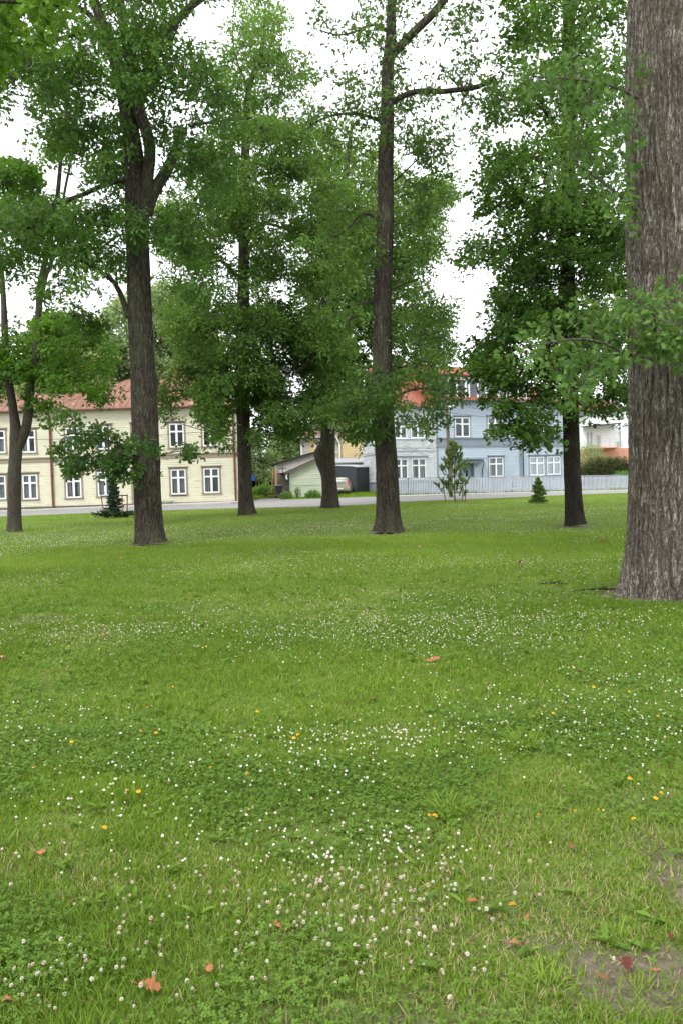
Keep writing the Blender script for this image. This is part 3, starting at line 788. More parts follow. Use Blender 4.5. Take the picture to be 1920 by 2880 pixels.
# ================================================================ parked car
cr = W(957.0, 1398, 72.5)
cz = zg(cr.x, cr.y)
CAR = empty('parked_car', (cr.x, cr.y, cz), math.radians(-4), 'beige silver estate car parked with its back to the street', 'car')
M_car = mat_plain('champagne_paint', srgb(196, 188, 168), .3, .02, spec=.5, metal=.35)
M_rub = mat_plain('tyre_rubber', (.02,.02,.02,1), .8)
M_lamp = mat_plain('red_lamp', (.55,.03,.03,1), .2)
M_dark = mat_plain('dark_trim', (.03,.03,.033,1), .5)
def loft(m, secs, mi=0):
    """secs: list of rings of equal length"""
    b = len(m.v); k = len(secs[0])
    for s_ in secs: m.v += [tuple(p) for p in s_]
    for i in range(len(secs)-1):
        for j in range(k):
            j2 = (j+1) % k
            m.f.append((b+i*k+j, b+(i+1)*k+j, b+(i+1)*k+j2, b+i*k+j2)); m.m.append(mi)
    m.f.append(tuple(b+j for j in range(k))); m.m.append(mi)
    m.f.append(tuple(b+(len(secs)-1)*k+j for j in reversed(range(k)))); m.m.append(mi)
def ring(y, hw, zb, zs, zt, hwt, r=.1):
    """cross section: sill width hw, shoulder at zs, top zt of half width hwt"""
    L = [(hw-.06, zb), (hw, zb+.12), (hw+.02, (zb+zs)/2), (hw-.01, zs), (hwt+.03, zt-.10), (hwt-.08, zt-.015), (0, zt+.01)]
    pts = [(x, y, z) for x, z in L] + [(-x, y, z) for x, z in reversed(L[:-1])]
    return pts
m = MB()
loft(m, [ring(0.0, .80, .32, .62, .80, .74), ring(.06, .86, .27, .80, .98, .72), ring(.12, .87, .25, .93, 1.30, .62), ring(.45, .87, .22, .93, 1.47, .58),
         ring(1.2, .87, .2, .93, 1.52, .60), ring(2.2, .87, .2, .92, 1.50, .60), ring(2.9, .87, .2, .90, 1.20, .66), ring(3.3, .86, .2, .88, .98, .74), ring(4.1, .82, .25, .75, .86, .66), ring(4.3, .70, .3, .6, .68, .6)])
m.build('body', M_car, CAR, smooth=True)
m = MB(); m.slab([(-.56,.035,1.02),(.56,.035,1.02),(.50,.16,1.36),(-.50,.16,1.36)], (0,.03,0)); m.build('rear_window', mat_plain('car_glass', srgb(120,140,150), .08, .02, spec=.8), CAR)
m = MB(); m.box(-.15,.3,.02,.035,1.04,1.06); m.build('wiper', M_dark, CAR)
for s_ in (-1, 1):
    m = MB(); m.slab([(s_*.70,-.01,.80),(s_*.84,.02,.80),(s_*.80,.07,1.08),(s_*.70,.13,1.30),(s_*.63,.06,1.22),(s_*.66,.03,1.0)][::s_], (0,.08,0)); m.build('tail_light', M_lamp, CAR)
m = MB(); m.box(-.84,.84,-.10,.15,.36,.60); m.box(-.80,.80,-.13,-.10,.42,.52); m.build('bumper', M_car, CAR)
m = MB(); m.box(-.5,.5,-.06,.05,.27,.358); m.build('bumper_underside', M_dark, CAR)
m = MB(); m.box(-.26,.26,-.142,-.132,.5,.61); m.build('number_plate', M_rwhite, CAR)
for s_ in (-1, 1):
    for y in (.75, 3.4):
        m = MB(); m.tube([(s_*.68, y, .31), (s_*.88, y, .31)], .31, 20); w_ = m.build('wheel', M_rub, CAR)
        m = MB(); m.tube([(s_*.875, y, .31), (s_*.89, y, .31)], .2, 14); m.build('rim', M_zinc, w_)

# ================================================================ wheelie bin
bp = W(785, 1406, 66.5)
BIN = empty('wheelie_bin', (bp.x, bp.y, zg(bp.x, bp.y)), math.radians(12), 'black wheeled rubbish bin with pale scuff marks beside the green shed', 'bin')
m = MB(); n = len(m.v)
loft(m, [[(-.2,-.22,.06),(.2,-.22,.06),(.2,.2,.06),(-.2,.2,.06)], [(-.23,-.27,.5),(.23,-.27,.5),(.23,.24,.5),(-.23,.24,.5)], [(-.28,-.33,.98),(.28,-.33,.98),(.28,.28,.98),(-.28,.28,.98)]])
m.v = m.v
b_o = m.build('body', mat_plain('black_plastic', (.035,.037,.042,1), .45, .2), BIN)
m = MB(); m.slab([(-.31,-.36,.985),(.31,-.36,.985),(.31,.33,1.05),(-.31,.33,1.05)], (0,0,.05)); m.box(-.2,.2,.33,.4,1.0,1.05); m.build('lid', mat_plain('black_lid', (.04,.042,.047,1), .5), BIN)
m = MB(); m.slab([(-.16,-.262,.12),(-.06,-.268,.16),(-.1,-.285,.38),(-.18,-.28,.33)], (0,.01,0)); m.slab([(.0,-.27,.14),(.1,-.262,.1),(.12,-.29,.36),(.04,-.29,.4)], (0,.01,0)); m.build('scuff_marks', mat_plain('scuff', srgb(150,150,155), .8), BIN)
for s_ in (-1, 1):
    m = MB(); m.tube([(s_*.2, .22, .1), (s_*.27, .22, .1)], .1, 14); m.build('wheel', M_rub, BIN)

# blue garment on line
bc = W(712.5, 1346, 84)
m = MB()
for i in range(6):
    for j in range(6):
        P = lambda a, b: (-.19+.38*a/6, .04*math.sin(a*1.7)+.015*math.sin(b*2), -.28+.56*b/6)
        m.slab([P(i,j),P(i+1,j),P(i+1,j+1),P(i,j+1)], (0,.015,0))
m.slab([(-.19,0,.26),(-.30,.02,.02),(-.22,.02,-.02),(-.14,0,.16)], (0,.04,0)); m.slab([(.19,0,.26),(.14,0,.16),(.22,.02,-.02),(.30,.02,.02)], (0,.04,0))
o = m.build('blue_shirt', mat_plain('blue_cloth', srgb(40,90,190), .8, .3, 5)); o.location = bc; tag(o, 'bright blue shirt hanging on a washing line in the garden', 'shirt')
la = W(680, 1338, 84.1); lb = W(772, 1330, 84.1)
m = MB(); m.tube([la-la.lerp(lb,.35), Vector((0,0,-.05)), lb-la.lerp(lb,.35)], .012, 5)
for e in (la, lb): q = e-la.lerp(lb,.35); m.tube([(q.x,q.y,q.z+.05),(q.x,q.y,-la.lerp(lb,.35).z)], .04, 6)
o = m.build('washing_line', M_oldwood); o.location = la.lerp(lb,.35); tag(o, 'washing line between two wooden posts in the garden', 'washing line')
bc.z = la.lerp(lb, .35).z - .33; bpy.data.objects['blue_shirt'].location = bc

# ================================================================ lamp post and cables
lp = W(1268, 1401, 58.2); lz = zg(lp.x, lp.y)
ltop = W(1254, 1128, 58.2); H = ltop.z-lz
LP = empty('street_lamp', (lp.x, lp.y, lz), 0, 'wooden street lamp pole with a white dome lamp in front of the blue house', 'street lamp')
tx = ltop.x-lp.x
m = MB(); m.tube([(0,0,-.1),(tx*.5,0,H*.5),(tx,0,H)], [.16,.13,.105], 12); m.build('pole', mat_paint_boards('pole_wood', srgb(140,122,104), srgb(100,86,70), .4), LP)
m = MB(); m.tube([(tx*.85+.05,-.1,H-1.7),(tx+.18,-.12,H-1.35),(tx+.22,-.12,H-.75),(tx+.26,-.14,H-.45)], .035, 8); m.build('arm', M_dark, LP)
m = MB()
secs = []
for i in range(7):
    a = PI/2*i/6; secs.append([(tx+.30+.27*math.cos(a)*math.cos(2*PI*k/16), -.14+.27*math.cos(a)*math.sin(2*PI*k/16), H-.48+.22*math.sin(a)) for k in range(16)])
secs[-1] = [(tx+.30+.01*math.cos(2*PI*k/16), -.14+.01*math.sin(2*PI*k/16), H-.26) for k in range(16)]
loft(m, secs); m.build('lamp_shade', M_rwhite, LP, smooth=True)
m = MB(); m.tube([(tx+.30,-.14,H-.60),(tx+.30,-.14,H-.485)], [.12,.2], 12); m.build('lamp_lens', M_zinc, LP)
for (dx, dz) in ((-.55,-.25),(-.15,-.25),(-.5,-1.05),(-.12,-.95)):
    m = MB(); m.tube([(tx,0,H+dz-.1),(tx+dx,0,H+dz-.12),(tx+dx,0,H+dz-.02)], .018, 6); m.tube([(tx+dx,0,H+dz-.02),(tx+dx,0,H+dz+.14)], [.05,.035], 8, 1); m.build('insulator', [M_dark, M_rwhite], LP)
def cable(pts, label, r=.014, sag=.3):
    a, b = pts; o_ = a.lerp(b, .5); m = MB(); P = []
    for i in range(21):
        f = i/20; p = a.lerp(b, f) - o_; p.z -= sag*4*f*(1-f); P.append(p)
    m.tube(P, r, 5); o = m.build('overhead_cable', M_dark); o.location = o_; tag(o, label, 'cable', 'overhead cables along the street')
pt = Vector((lp.x+tx, lp.y, lz+H))
cable([pt+Vector((-.15,0,-.2)), W(-200, 1236, 57)], 'overhead cable from the lamp pole, crossing the upper storey of the cream house', sag=.8)
cable([pt+Vector((-.12,0,-.9)), W(-200, 1300, 55)], 'lower overhead cable crossing the cream house just above its ground floor windows', sag=.7)
cable([pt+Vector((.1,0,-.15)), W(1560, 1175, 72)], 'overhead cable running right from the lamp pole just under the eaves of the blue house', sag=.15)
cable([pt+Vector((.1,0,-.8)), W(1780, 1192, 75)], 'overhead cable running right from beside the lamp head past the blue house', sag=.3)

# stone kerb / low bench in garden
st = W(765, 1396, 72)
m = MB(); m.box(-.75,.75,-.3,.3,.26,.36); m.box(-.6,-.4,-.25,.25,0,.26); m.box(.4,.6,-.25,.25,0,.26)
o = m.build('low_bench', M_oldwood); o.location = (st.x, st.y, zg(st.x, st.y)); tag(o, 'low mossy plank bench on the grass left of the bin', 'bench')
# ================================================================ vegetation tools
def project(P):
    P = np.asarray(P, float) - np.array([0, 0, CAMZ])
    f = P @ np.array(F_); return 960 + FPX*(P @ np.array(R_))/f, 1440 - FPX*(P @ np.array(U_))/f
def inpoly(x, y, poly):
    c = np.zeros(len(x), bool); n = len(poly); j = n-1
    for i in range(n):
        xi, yi = poly[i]; xj, yj = poly[j]
        if yi != yj:
            c ^= ((yi > y) != (yj > y)) & (x < (xj-xi)*(y-yi)/(yj-yi)+xi)
        j = i
    return c

def half_leaf(widths, fold=.25, droop=.15):
    """two polygons sharing a midrib. widths: [(t, w)]"""
    L = [(0, 0)] + list(widths) + [(1, 0)]
    v = []; f = []
    for s in (1, -1):
        b = len(v)
        for (t, w) in L: v.append((t-.5*0, s*w, fold*abs(w) - droop*t*t))
        n = len(L); f.append(tuple(range(b, b+n)) if s == 1 else tuple(reversed(range(b, b+n))))
    return np.array(v, float), f
LEAF_OAK_HI = half_leaf([(.14,.03),(.22,.15),(.30,.15),(.34,.05),(.42,.24),(.50,.23),(.54,.08),(.62,.32),(.70,.30),(.74,.10),(.84,.20),(.90,.17),(.93,.07)])
LEAF_OAK = half_leaf([(.2,.10),(.38,.24),(.5,.12),(.68,.30),(.9,.14)])
LEAF_MAPLE = half_leaf([(.02,.22),(.25,.24),(.38,.50),(.55,.26),(.62,.34),(.72,.12)], .18, .2)
LEAF_LINDEN = half_leaf([(-.04,.16),(.2,.40),(.55,.34),(.85,.10)], .15, .15)
LEAF_FAR = half_leaf([(.3,.28),(.75,.24)], .3, .2)

def rotmats(yaw, tx, ty):
    n = len(yaw)
    cy, sy = np.cos(yaw), np.sin(yaw); R = np.zeros((n, 3, 3))
    Rz = np.zeros((n, 3, 3)); Rz[:,0,0]=cy; Rz[:,0,1]=-sy; Rz[:,1,0]=sy; Rz[:,1,1]=cy; Rz[:,2,2]=1
    c, s = np.cos(tx), np.sin(tx); Rx = np.zeros((n,3,3)); Rx[:,0,0]=1; Rx[:,1,1]=c; Rx[:,1,2]=-s; Rx[:,2,1]=s; Rx[:,2,2]=c
    c, s = np.cos(ty), np.sin(ty); Ry = np.zeros((n,3,3)); Ry[:,1,1]=1; Ry[:,0,0]=c; Ry[:,0,2]=s; Ry[:,2,0]=-s; Ry[:,2,2]=c
    return Rz @ Ry @ Rx

def scatter(name, tmpl, pos, R, size, mat, parent=None, tint=None, smooth=False, kind=None, matsel=None):
    tv, tf = tmpl; n = len(pos); k = len(tv)
    size = np.asarray(size); 
    sc = tv[None]*(size[:, None, None] if size.ndim == 1 else size[:, None, :])
    v = np.einsum('nij,nkj->nki', R, sc) + pos[:, None, :]
    loops = np.concatenate([np.array(f) for f in tf]); lens = np.array([len(f) for f in tf])
    st = np.concatenate([[0], np.cumsum(lens)[:-1]])
    L = (np.arange(n)[:, None]*k + loops[None]).ravel(); S = (np.arange(n)[:, None]*len(loops) + st[None]).ravel()
    T = None if tint is None else np.repeat(tint, k)
    mi = None if matsel is None else np.tile(np.array(matsel), n)
    o = np_mesh(name, v.reshape(-1, 3), L, S, mat, parent, smooth, T, mi)
    if kind: o['kind'] = kind
    return o

def smooth_path(pts, rad, n=6):
    P = [Vector(p) for p in pts]
    if len(P) < 3: 
        return P, list(rad)
    out = []; ro = []
    for i in range(len(P)-1):
        p0 = P[max(i-1, 0)]; p1 = P[i]; p2 = P[i+1]; p3 = P[min(i+2, len(P)-1)]
        for k in range(n):
            t = k/n
            q = .5*((2*p1)+(p2-p0)*t+(2*p0-5*p1+4*p2-p3)*t*t+(3*p1-p0-3*p2+p3)*t**3)
            out.append(q); ro.append(rad[i]*(1-t)+rad[i+1]*t)
    out.append(P[-1]); ro.append(rad[-1]); return out, ro

def bark_tube(path, rad, seg, step, relief, flare=None, ridge=14, seed=0, knots=()):
    """dense tube with radial relief; path is refined to `step` metres. returns verts, quads"""
    P = np.array([tuple(p) for p in path]); r = np.array(rad)
    d = np.concatenate([[0], np.cumsum(np.linalg.norm(np.diff(P, axis=0), axis=1))])
    n = max(4, int(d[-1]/step)); s = np.linspace(0, d[-1], n)
    P = np.stack([np.interp(s, d, P[:, i]) for i in range(3)], 1); r = np.interp(s, d, r)
    k = max(1, int(.35/step)); ker = np.ones(2*k+1)/(2*k+1)
    if n > 4*k:
        for i in range(3): q = np.convolve(np.pad(P[:, i], k, 'edge'), ker, 'valid'); P[:, i] = q
    T = np.gradient(P, axis=0); T /= np.linalg.norm(T, axis=1)[:, None]+1e-9
    ref = np.array([1., 0, 0]) if abs(T[0, 0]) < .8 else np.array([0, 1., 0])
    A = ref - T*(T@ref)[:, None]; A /= np.linalg.norm(A, axis=1)[:, None]; B = np.cross(T, A)
    th = np.linspace(0, 2*PI, seg, endpoint=False)
    TH, S = np.meshgrid(th, s)
    rr = r[:, None]*(1 + .05*(fbm(np.cos(TH)*1.3+5+seed, S*.8+np.sin(TH)*1.3, 1.0, 2)-.5)*2)
    if relief > 0:
        # vertical furrows that wander
        a = TH*ridge/2/PI*1.0
        wob = fbm(TH*1.5+seed, S*1.8, 1.0, 3, seed)*2.6
        u = np.abs(((a*1.0+wob) % 1.0)-.5)*2
        br = fbm(TH*ridge/3.0, S*9, 1.0, 2, seed+4)
        rr = rr + relief*(np.clip(u*1.6, 0, 1)-.7)*(.6+.8*br)
        rr = rr + relief*.5*(fbm(TH*ridge*.8, S*14, 1.0, 2, seed+9)-.5)
    if flare is not None:
        amt, hgt, lobes = flare
        e = np.exp(-S/hgt)
        rr = rr*(1+amt*e*(.75+.35*np.cos(TH*lobes+seed)+.25*np.cos(TH*(lobes+2)+2.1*seed)))
    for (sh, ta, hr, ha) in knots:
        dth = np.angle(np.exp(1j*(TH-ta)))*r[:, None]
        rr = rr + ha*np.exp(-((S-sh)**2+dth**2)/(hr*hr))
    V = P[:, None, :] + rr[:, :, None]*(np.cos(TH)[:, :, None]*A[:, None, :] + np.sin(TH)[:, :, None]*B[:, None, :])
    idx = np.arange(n*seg).reshape(n, seg); nx = np.roll(idx, -1, 1)
    Q = np.stack([idx[:-1], nx[:-1], nx[1:], idx[1:]], -1).reshape(-1, 4)
    return V.reshape(-1, 3), Q

def join_tubes(name, tubes, mat, parent, origin):
    V = []; Q = []; b = 0
    for v, q in tubes: V.append(v); Q.append(q+b); b += len(v)
    V = np.concatenate(V) - np.array(origin); Q = np.concatenate(Q)
    return np_mesh(name, V, Q.ravel(), np.arange(len(Q))*4, mat, parent, smooth=True)

def grow(root, origin, parts, skel, mat_leaf_, mat_twig, tmpl, leaf_size, depth, seed, crown='crown', twig_r=.03, twigs=.6, nm='twigs'):
    """parts: dicts(poly, n blobs, R depth half-range, rb blob radius, spr sprays per blob, lps leaves per spray, sr spray radius, tilt, holes)"""
    g = np.random.default_rng(seed)
    SK = np.array([tuple(p) for p in skel])
    br = []; tw = MB(); C = []; SR = []; TL = []; OUT = []; LP = []; TI = []
    for pt in parts:
        poly = pt['poly']; xs = [p[0] for p in poly]; ys = [p[1] for p in poly]; d0 = pt.get('d', depth)
        cnt = 0; tries = 0; cen = []
        Rpx = pt['rb']/d0*FPX
        while cnt < pt['n'] and tries < 60:
            tries += 1
            x = g.uniform(min(xs), max(xs), 200); y = g.uniform(min(ys), max(ys), 200)
            ok = inpoly(x, y, poly)
            for h in pt.get('holes', []): ok &= ~inpoly(x, y, h)
            for xx, yy in zip(x[ok], y[ok]):
                if cnt >= pt['n']: break
                dd = d0 + g.uniform(-1, 1)*pt['R']
                c = W(xx, yy, dd)
                if any((c-q).length < pt['rb']*pt.get('sep', .7) for q in cen) and tries < 40: continue
                cen.append(c); cnt += 1
        cen.sort(key=lambda q: float(np.min(np.linalg.norm(SK-np.array(q), axis=1))))
        for c in cen:
            cv = np.array(c)
            dist = np.linalg.norm(SK-cv, axis=1) + 1.2*np.clip(SK[:, 2]-cv[2]+.3, 0, None)
            a = SK[np.argmin(dist)]; SK = np.vstack([SK, cv])
            L = np.linalg.norm(cv-a)
            if L > .25:
                mid = a*.5+cv*.5 + np.array([g.normal(0,.12), g.normal(0,.12), g.normal(.08,.12)])*min(L, 2)
                r0 = twig_r*min(1.6, .4+L*.25)
                pth, rd = smooth_path([a, a*.75+mid*.25+np.array([0,0,.04*L]), mid, cv], [r0, r0*.8, r0*.55, r0*.25], 3)
                tw.tube(pth, rd, 5, cap=False)
            n = pt['spr']; u = g.normal(size=(n, 3)); u /= np.linalg.norm(u, axis=1)[:, None]
            rad = pt['rb']*g.uniform(.15, 1, n)**.5*g.uniform(.75, 1.25)
            P = cv + u*rad[:, None]*np.array([1, 1, pt.get('zf', .65)])
            px, py = project(P)
            jx = (fbm(px, py, 1/70, 3, seed)-.5)*pt.get('jit', 90); jy = (fbm(px, py, 1/70, 3, seed+40)-.5)*pt.get('jit', 90)
            px, py = px+jx, py+jy; ok = inpoly(px, py, poly)
            gap = fbm(P[:, 0]+P[:, 1]*.7, P[:, 2]*1.5-P[:, 1]*.5, 1.1*(25/d0)**.5, 2, seed+7)
            ok &= gap > pt.get('gap', .36)
            for h in pt.get('holes', []): ok &= ~inpoly(px, py, h)
            ok |= g.random(n) < pt.get('leak', .12)
            P = P[ok]; u = u[ok]
            for q in P:
                if g.random() < twigs:
                    m_ = (cv+q)/2; m_[2] += .06
                    tw.tube([cv, m_, q], [twig_r*.28, twig_r*.2, twig_r*.1], 3, cap=False)
            out = P - np.array([skel[0][0], skel[0][1], 0]); out[:, 2] = 0; out /= np.linalg.norm(out, axis=1)[:, None]+1e-6
            out = out*.6 + u*np.array([1,1,0])*.6
            C.append(P); OUT.append(out); SR.append(np.full(len(P), pt['sr'])); TL.append(np.full(len(P), pt.get('tilt', .6))); LP.append(np.full(len(P), pt['lps']))
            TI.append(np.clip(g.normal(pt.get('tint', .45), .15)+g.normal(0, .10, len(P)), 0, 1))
    C = np.concatenate(C); OUT = np.concatenate(OUT); SR = np.concatenate(SR); TL = np.concatenate(TL); LP = np.concatenate(LP).astype(int); TI = np.concatenate(TI)
    TL_S = TL/.6; idx = np.repeat(np.arange(len(C)), LP); n = len(idx)
    ang = g.uniform(0, 2*PI, n); rr = SR[idx]*np.sqrt(g.random(n))*g.uniform(.7, 1.15, n)
    off = np.stack([np.cos(ang)*rr, np.sin(ang)*rr, np.zeros(n)], 1)
    o2 = OUT[idx]
    off += o2*SR[idx][:, None]*.35
    dn = -(off*o2).sum(1)*.35
    off[:, 2] = dn + g.normal(0, .28, n)*SR[idx]*.8
    P = C[idx]+off
    yaw = np.arctan2(off[:, 1], off[:, 0])+g.normal(0, .8, n)
    ns = len(C); sx, sy = g.normal(0, .55, ns)*TL_S, g.normal(0, .55, ns)*TL_S
    Rs = rotmats(np.zeros(ns), sx, sy)
    off = np.einsum('nij,nj->ni', Rs[idx], off); P = C[idx]+off
    R = Rs[idx] @ rotmats(yaw, g.normal(0, .62, n)*TL[idx], g.normal(.25, .62, n)*TL[idx])
    size = leaf_size*g.uniform(.65, 1.2, n)
    tint = np.clip(TI[idx]+g.normal(0, .08, n), 0, 1)
    scatter(crown, tmpl, P-np.array(origin), R, size, mat_leaf_, root, tint)
    tw.v = [(a-origin[0], b-origin[1], c-origin[2]) for a, b, c in tw.v]
    if tw.v: tw.build(nm, mat_twig, root, smooth=True)
    return n

def limb(pts, r0, r1, d, n=6):
    """pts: (x, y[, depth offset]) photo pixels of a limb of the tree standing at depth d"""
    P = [W(p[0], p[1], d + (p[2] if len(p) > 2 else 0)) for p in pts]
    L = len(P); R = [r0+(r1-r0)*(i/(L-1)) for i in range(L)]
    return smooth_path(P, R, n)

M_barkO = mat_bark('oak_bark', (.018,.014,.011), (.072,.060,.047), (.175,.152,.12), 1.0, (.12,.13,.08), (9,9,2.0), .035)
M_barkD = mat_bark('dark_bark', (.014,.011,.009), (.034,.028,.022), (.065,.056,.044), 1.0, (.07,.08,.05), (10,10,2.2), .03)
M_barkBig = mat_bark('big_oak_bark', (.048,.036,.027), (.20,.168,.138), (.41,.38,.34), .72, (.11,.09,.045), (12,12,2.8), .06, .8)
M_barkM = mat_bark('maple_bark', (.03,.024,.02), (.085,.07,.057), (.17,.145,.12), 1.3, (.13,.15,.09), (12,12,3), .02)
M_twig = mat_plain('twig_bark', (.045,.037,.03,1), .9, .2)
M_twigP = mat_plain('pale_twig_bark', (.12,.12,.085,1), .9, .2)
LF_oak = mat_leaf('oak_leaf', (.024,.056,.014,1), (.150,.262,.052,1), .32)
LF_oak2 = mat_leaf('oak_leaf_mid', (.024,.060,.015,1), (.115,.225,.038,1), .34)
LF_oakN = mat_leaf('oak_leaf_near', (.036,.085,.020,1), (.165,.285,.065,1), .32, .5)
LF_maple = mat_leaf('maple_leaf', (.030,.075,.016,1), (.130,.255,.034,1), .38)
LF_mapleY = mat_leaf('maple_leaf_bright', (.06,.14,.02,1), (.17,.29,.04,1), .42)
LF_linden = mat_leaf('linden_leaf', (.018,.050,.012,1), (.125,.235,.040,1), .34)
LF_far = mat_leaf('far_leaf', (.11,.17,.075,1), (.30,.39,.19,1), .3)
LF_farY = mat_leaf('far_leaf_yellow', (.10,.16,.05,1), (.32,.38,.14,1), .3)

# ================================================================ T1 forked maple at the left
def at(p): return (p.x, p.y, 0)
tips = 0
b = G(42, 1495); D = b.y
T1 = empty('maple_tree', (b.x, b.y, 0), 0, 'slender maple with a forked trunk at the far left, rust-brown at its foot', 'tree')
tr, trr = limb([(42,1500),(41,1430),(41,1330),(46,1262),(44,1200),(33,1120),(20,1040),(14,930),(11,850),(3,740),(-25,600)], 1, 1, D)
rr = np.interp(np.linspace(0,1,len(tr)), [0,.25,.35,.45,.7,1], [.255,.225,.23,.155,.12,.05])
st, _ = limb([(50,1262),(66,1225),(79,1180),(88,1060),(105,985),(110,890),(114,801),(140,680),(163,547),(175,408),(192,265),(205,60)], 1, 1, D)
sr_ = np.interp(np.linspace(0,1,len(st)), [0,.2,.45,.7,1], [.19,.165,.13,.085,.03])
l3, r3_ = limb([(112,860),(135,760),(165,690),(181,547),(208,408,.3),(215,250,.4)], .08, .03, D)
l4, r4_ = limb([(108,985),(150,930),(190,895)], .05, .02, D)
l5, r5_ = limb([(88,1060),(60,1010,.3),(30,975,.5)], .05, .02, D)
l6, r6_ = limb([(11,850),(0,800),(-10,770)], .05, .03, D)
join_tubes('trunk', [bark_tube(tr, rr, 40, .06, .012, (.18,.35,5), 16, 1), bark_tube(st, sr_, 30, .08, .008, None, 14, 2), bark_tube(l3, r3_, 12, .15, 0), bark_tube(l4, r4_, 10, .15, 0), bark_tube(l5, r5_, 10, .15, 0), bark_tube(l6, r6_, 10, .15, 0)], M_barkM, T1, at(b))
sk = tr[8:]+st[6:]+l3+l4+l5
grow(T1, at(b), [
  dict(poly=[(-60,930),(30,950),(90,910),(180,880),(300,900),(330,960),(320,1050),(315,1130),(270,1165),(240,1110),(190,1090),(150,1110),(100,1080),(60,1110),(-60,1150)], n=36, R=2.0, rb=.75, spr=20, lps=22, sr=.30, tilt=.55, tint=.55),
  dict(poly=[(50,1110),(130,1110),(145,1200),(100,1200),(60,1180)], n=5, R=.7, rb=.35, spr=12, lps=14, sr=.22, tilt=.5, tint=.6),
  dict(poly=[(80,560),(110,440),(150,300),(80,250),(160,160),(300,180),(330,330),(270,470),(230,520),(215,600),(140,620)], n=17, R=1.6, rb=.7, spr=15, lps=17, sr=.28, tilt=.6, tint=.6),
  dict(poly=[(-60,440),(60,430),(130,520),(150,640),(110,740),(60,700),(-60,620)], n=32, R=2.0, rb=.8, spr=18, lps=20, sr=.3, tilt=.6, tint=.45),
  dict(poly=[(-60,840),(60,900),(40,960),(-60,1000)], n=5, R=1.0, rb=.5, spr=12, lps=16, sr=.28, tilt=.5, tint=.5),
 ], sk, LF_maple, M_twig, LEAF_MAPLE, .15, D, 11)

# ================================================================ T2 big left oak with low shoots
b = G(424, 1532); D = b.y
T2 = empty('oak_tree', (b.x, b.y, 0), 0, 'tall thick oak before the cream house with leafy shoots round its lower trunk', 'tree')
tr, _ = limb([(426,1536),(418,1450),(413,1300),(407,1150),(402,1024),(394,868),(388,700),(384,592),(378,449),(368,367),(352,277),(325,163),(297,90),(266,0),(240,-120)], 1, 1, D)
rr = np.interp(np.linspace(0,1,len(tr)), [0,.18,.35,.5,.62,.8,1], [.345,.335,.30,.27,.22,.16,.08])
st, _ = limb([(398,640),(410,571),(416,500),(424,420),(410,360),(388,300),(394,240),(372,170),(352,110),(340,0),(338,-100)], 1, 1, D-.12)
sr_ = np.interp(np.linspace(0,1,len(st)), [0,.3,.6,1], [.15,.145,.16,.07])
LM = [limb([(410,612),(432,539),(469,482),(494,428),(519,352)], .17, .12, D),
      limb([(519,356),(560,348),(640,339,.4),(720,330,.8)], .05, .02, D),
      limb([(394,240),(425,170),(457,122),(510,41),(563,0),(640,-60)], .11, .08, D-.2),
      limb([(325,163),(290,100),(253,37),(184,8),(120,-20)], .08, .05, D+.3),
      limb([(297,150),(265,82),(196,102),(135,122,-.3),(82,163,-.6),(50,210,-.8),(33,240,-.9)], .07, .03, D),
      limb([(366,502),(351,502),(306,514),(261,535,-.3),(204,559,-.6),(155,571,-.8),(98,604,-1.1),(73,653,-1.3)], .08, .03, D-.1),
      limb([(366,900),(357,881),(348,845),(326,796),(303,774,-.2),(263,756,-.5),(214,725,-.8),(134,703,-1.2)], .085, .03, D-.1),
      limb([(352,277),(360,230),(410,225),(470,250,-.6),(540,240,-1)], .05, .02, D-.3),
      limb([(335,505),(310,470),(280,440,.8),(250,400,1.2)], .05, .02, D),
      limb([(400,1290),(350,1260,-.5),(290,1230,-.8),(210,1215,-1),(160,1230,-1.1)], .03, .012, D-.2),
      limb([(420,1290),(470,1275,-.4),(530,1265,-.6)], .02, .01, D-.2)]
tubes = [bark_tube(tr, rr, 110, .03, .022, (.36,.36,5), 22, 3, ((7.2, -1.2, .12, .05), (4.3, .1, .18, .06), (2.2, .4, .1, .02))), bark_tube(st, sr_, 50, .05, .014, None, 16, 5)]
tubes += [bark_tube(p, r, 18 if r[0] > .07 else 10, .08 if r[0] > .07 else .15, .006 if r[0] > .07 else 0, None, 10, i) for i, (p, r) in enumerate(LM)]
join_tubes('trunk', tubes, M_barkO, T2, at(b))
sk = tr[30:]+st+sum([p for p, _ in LM], [])
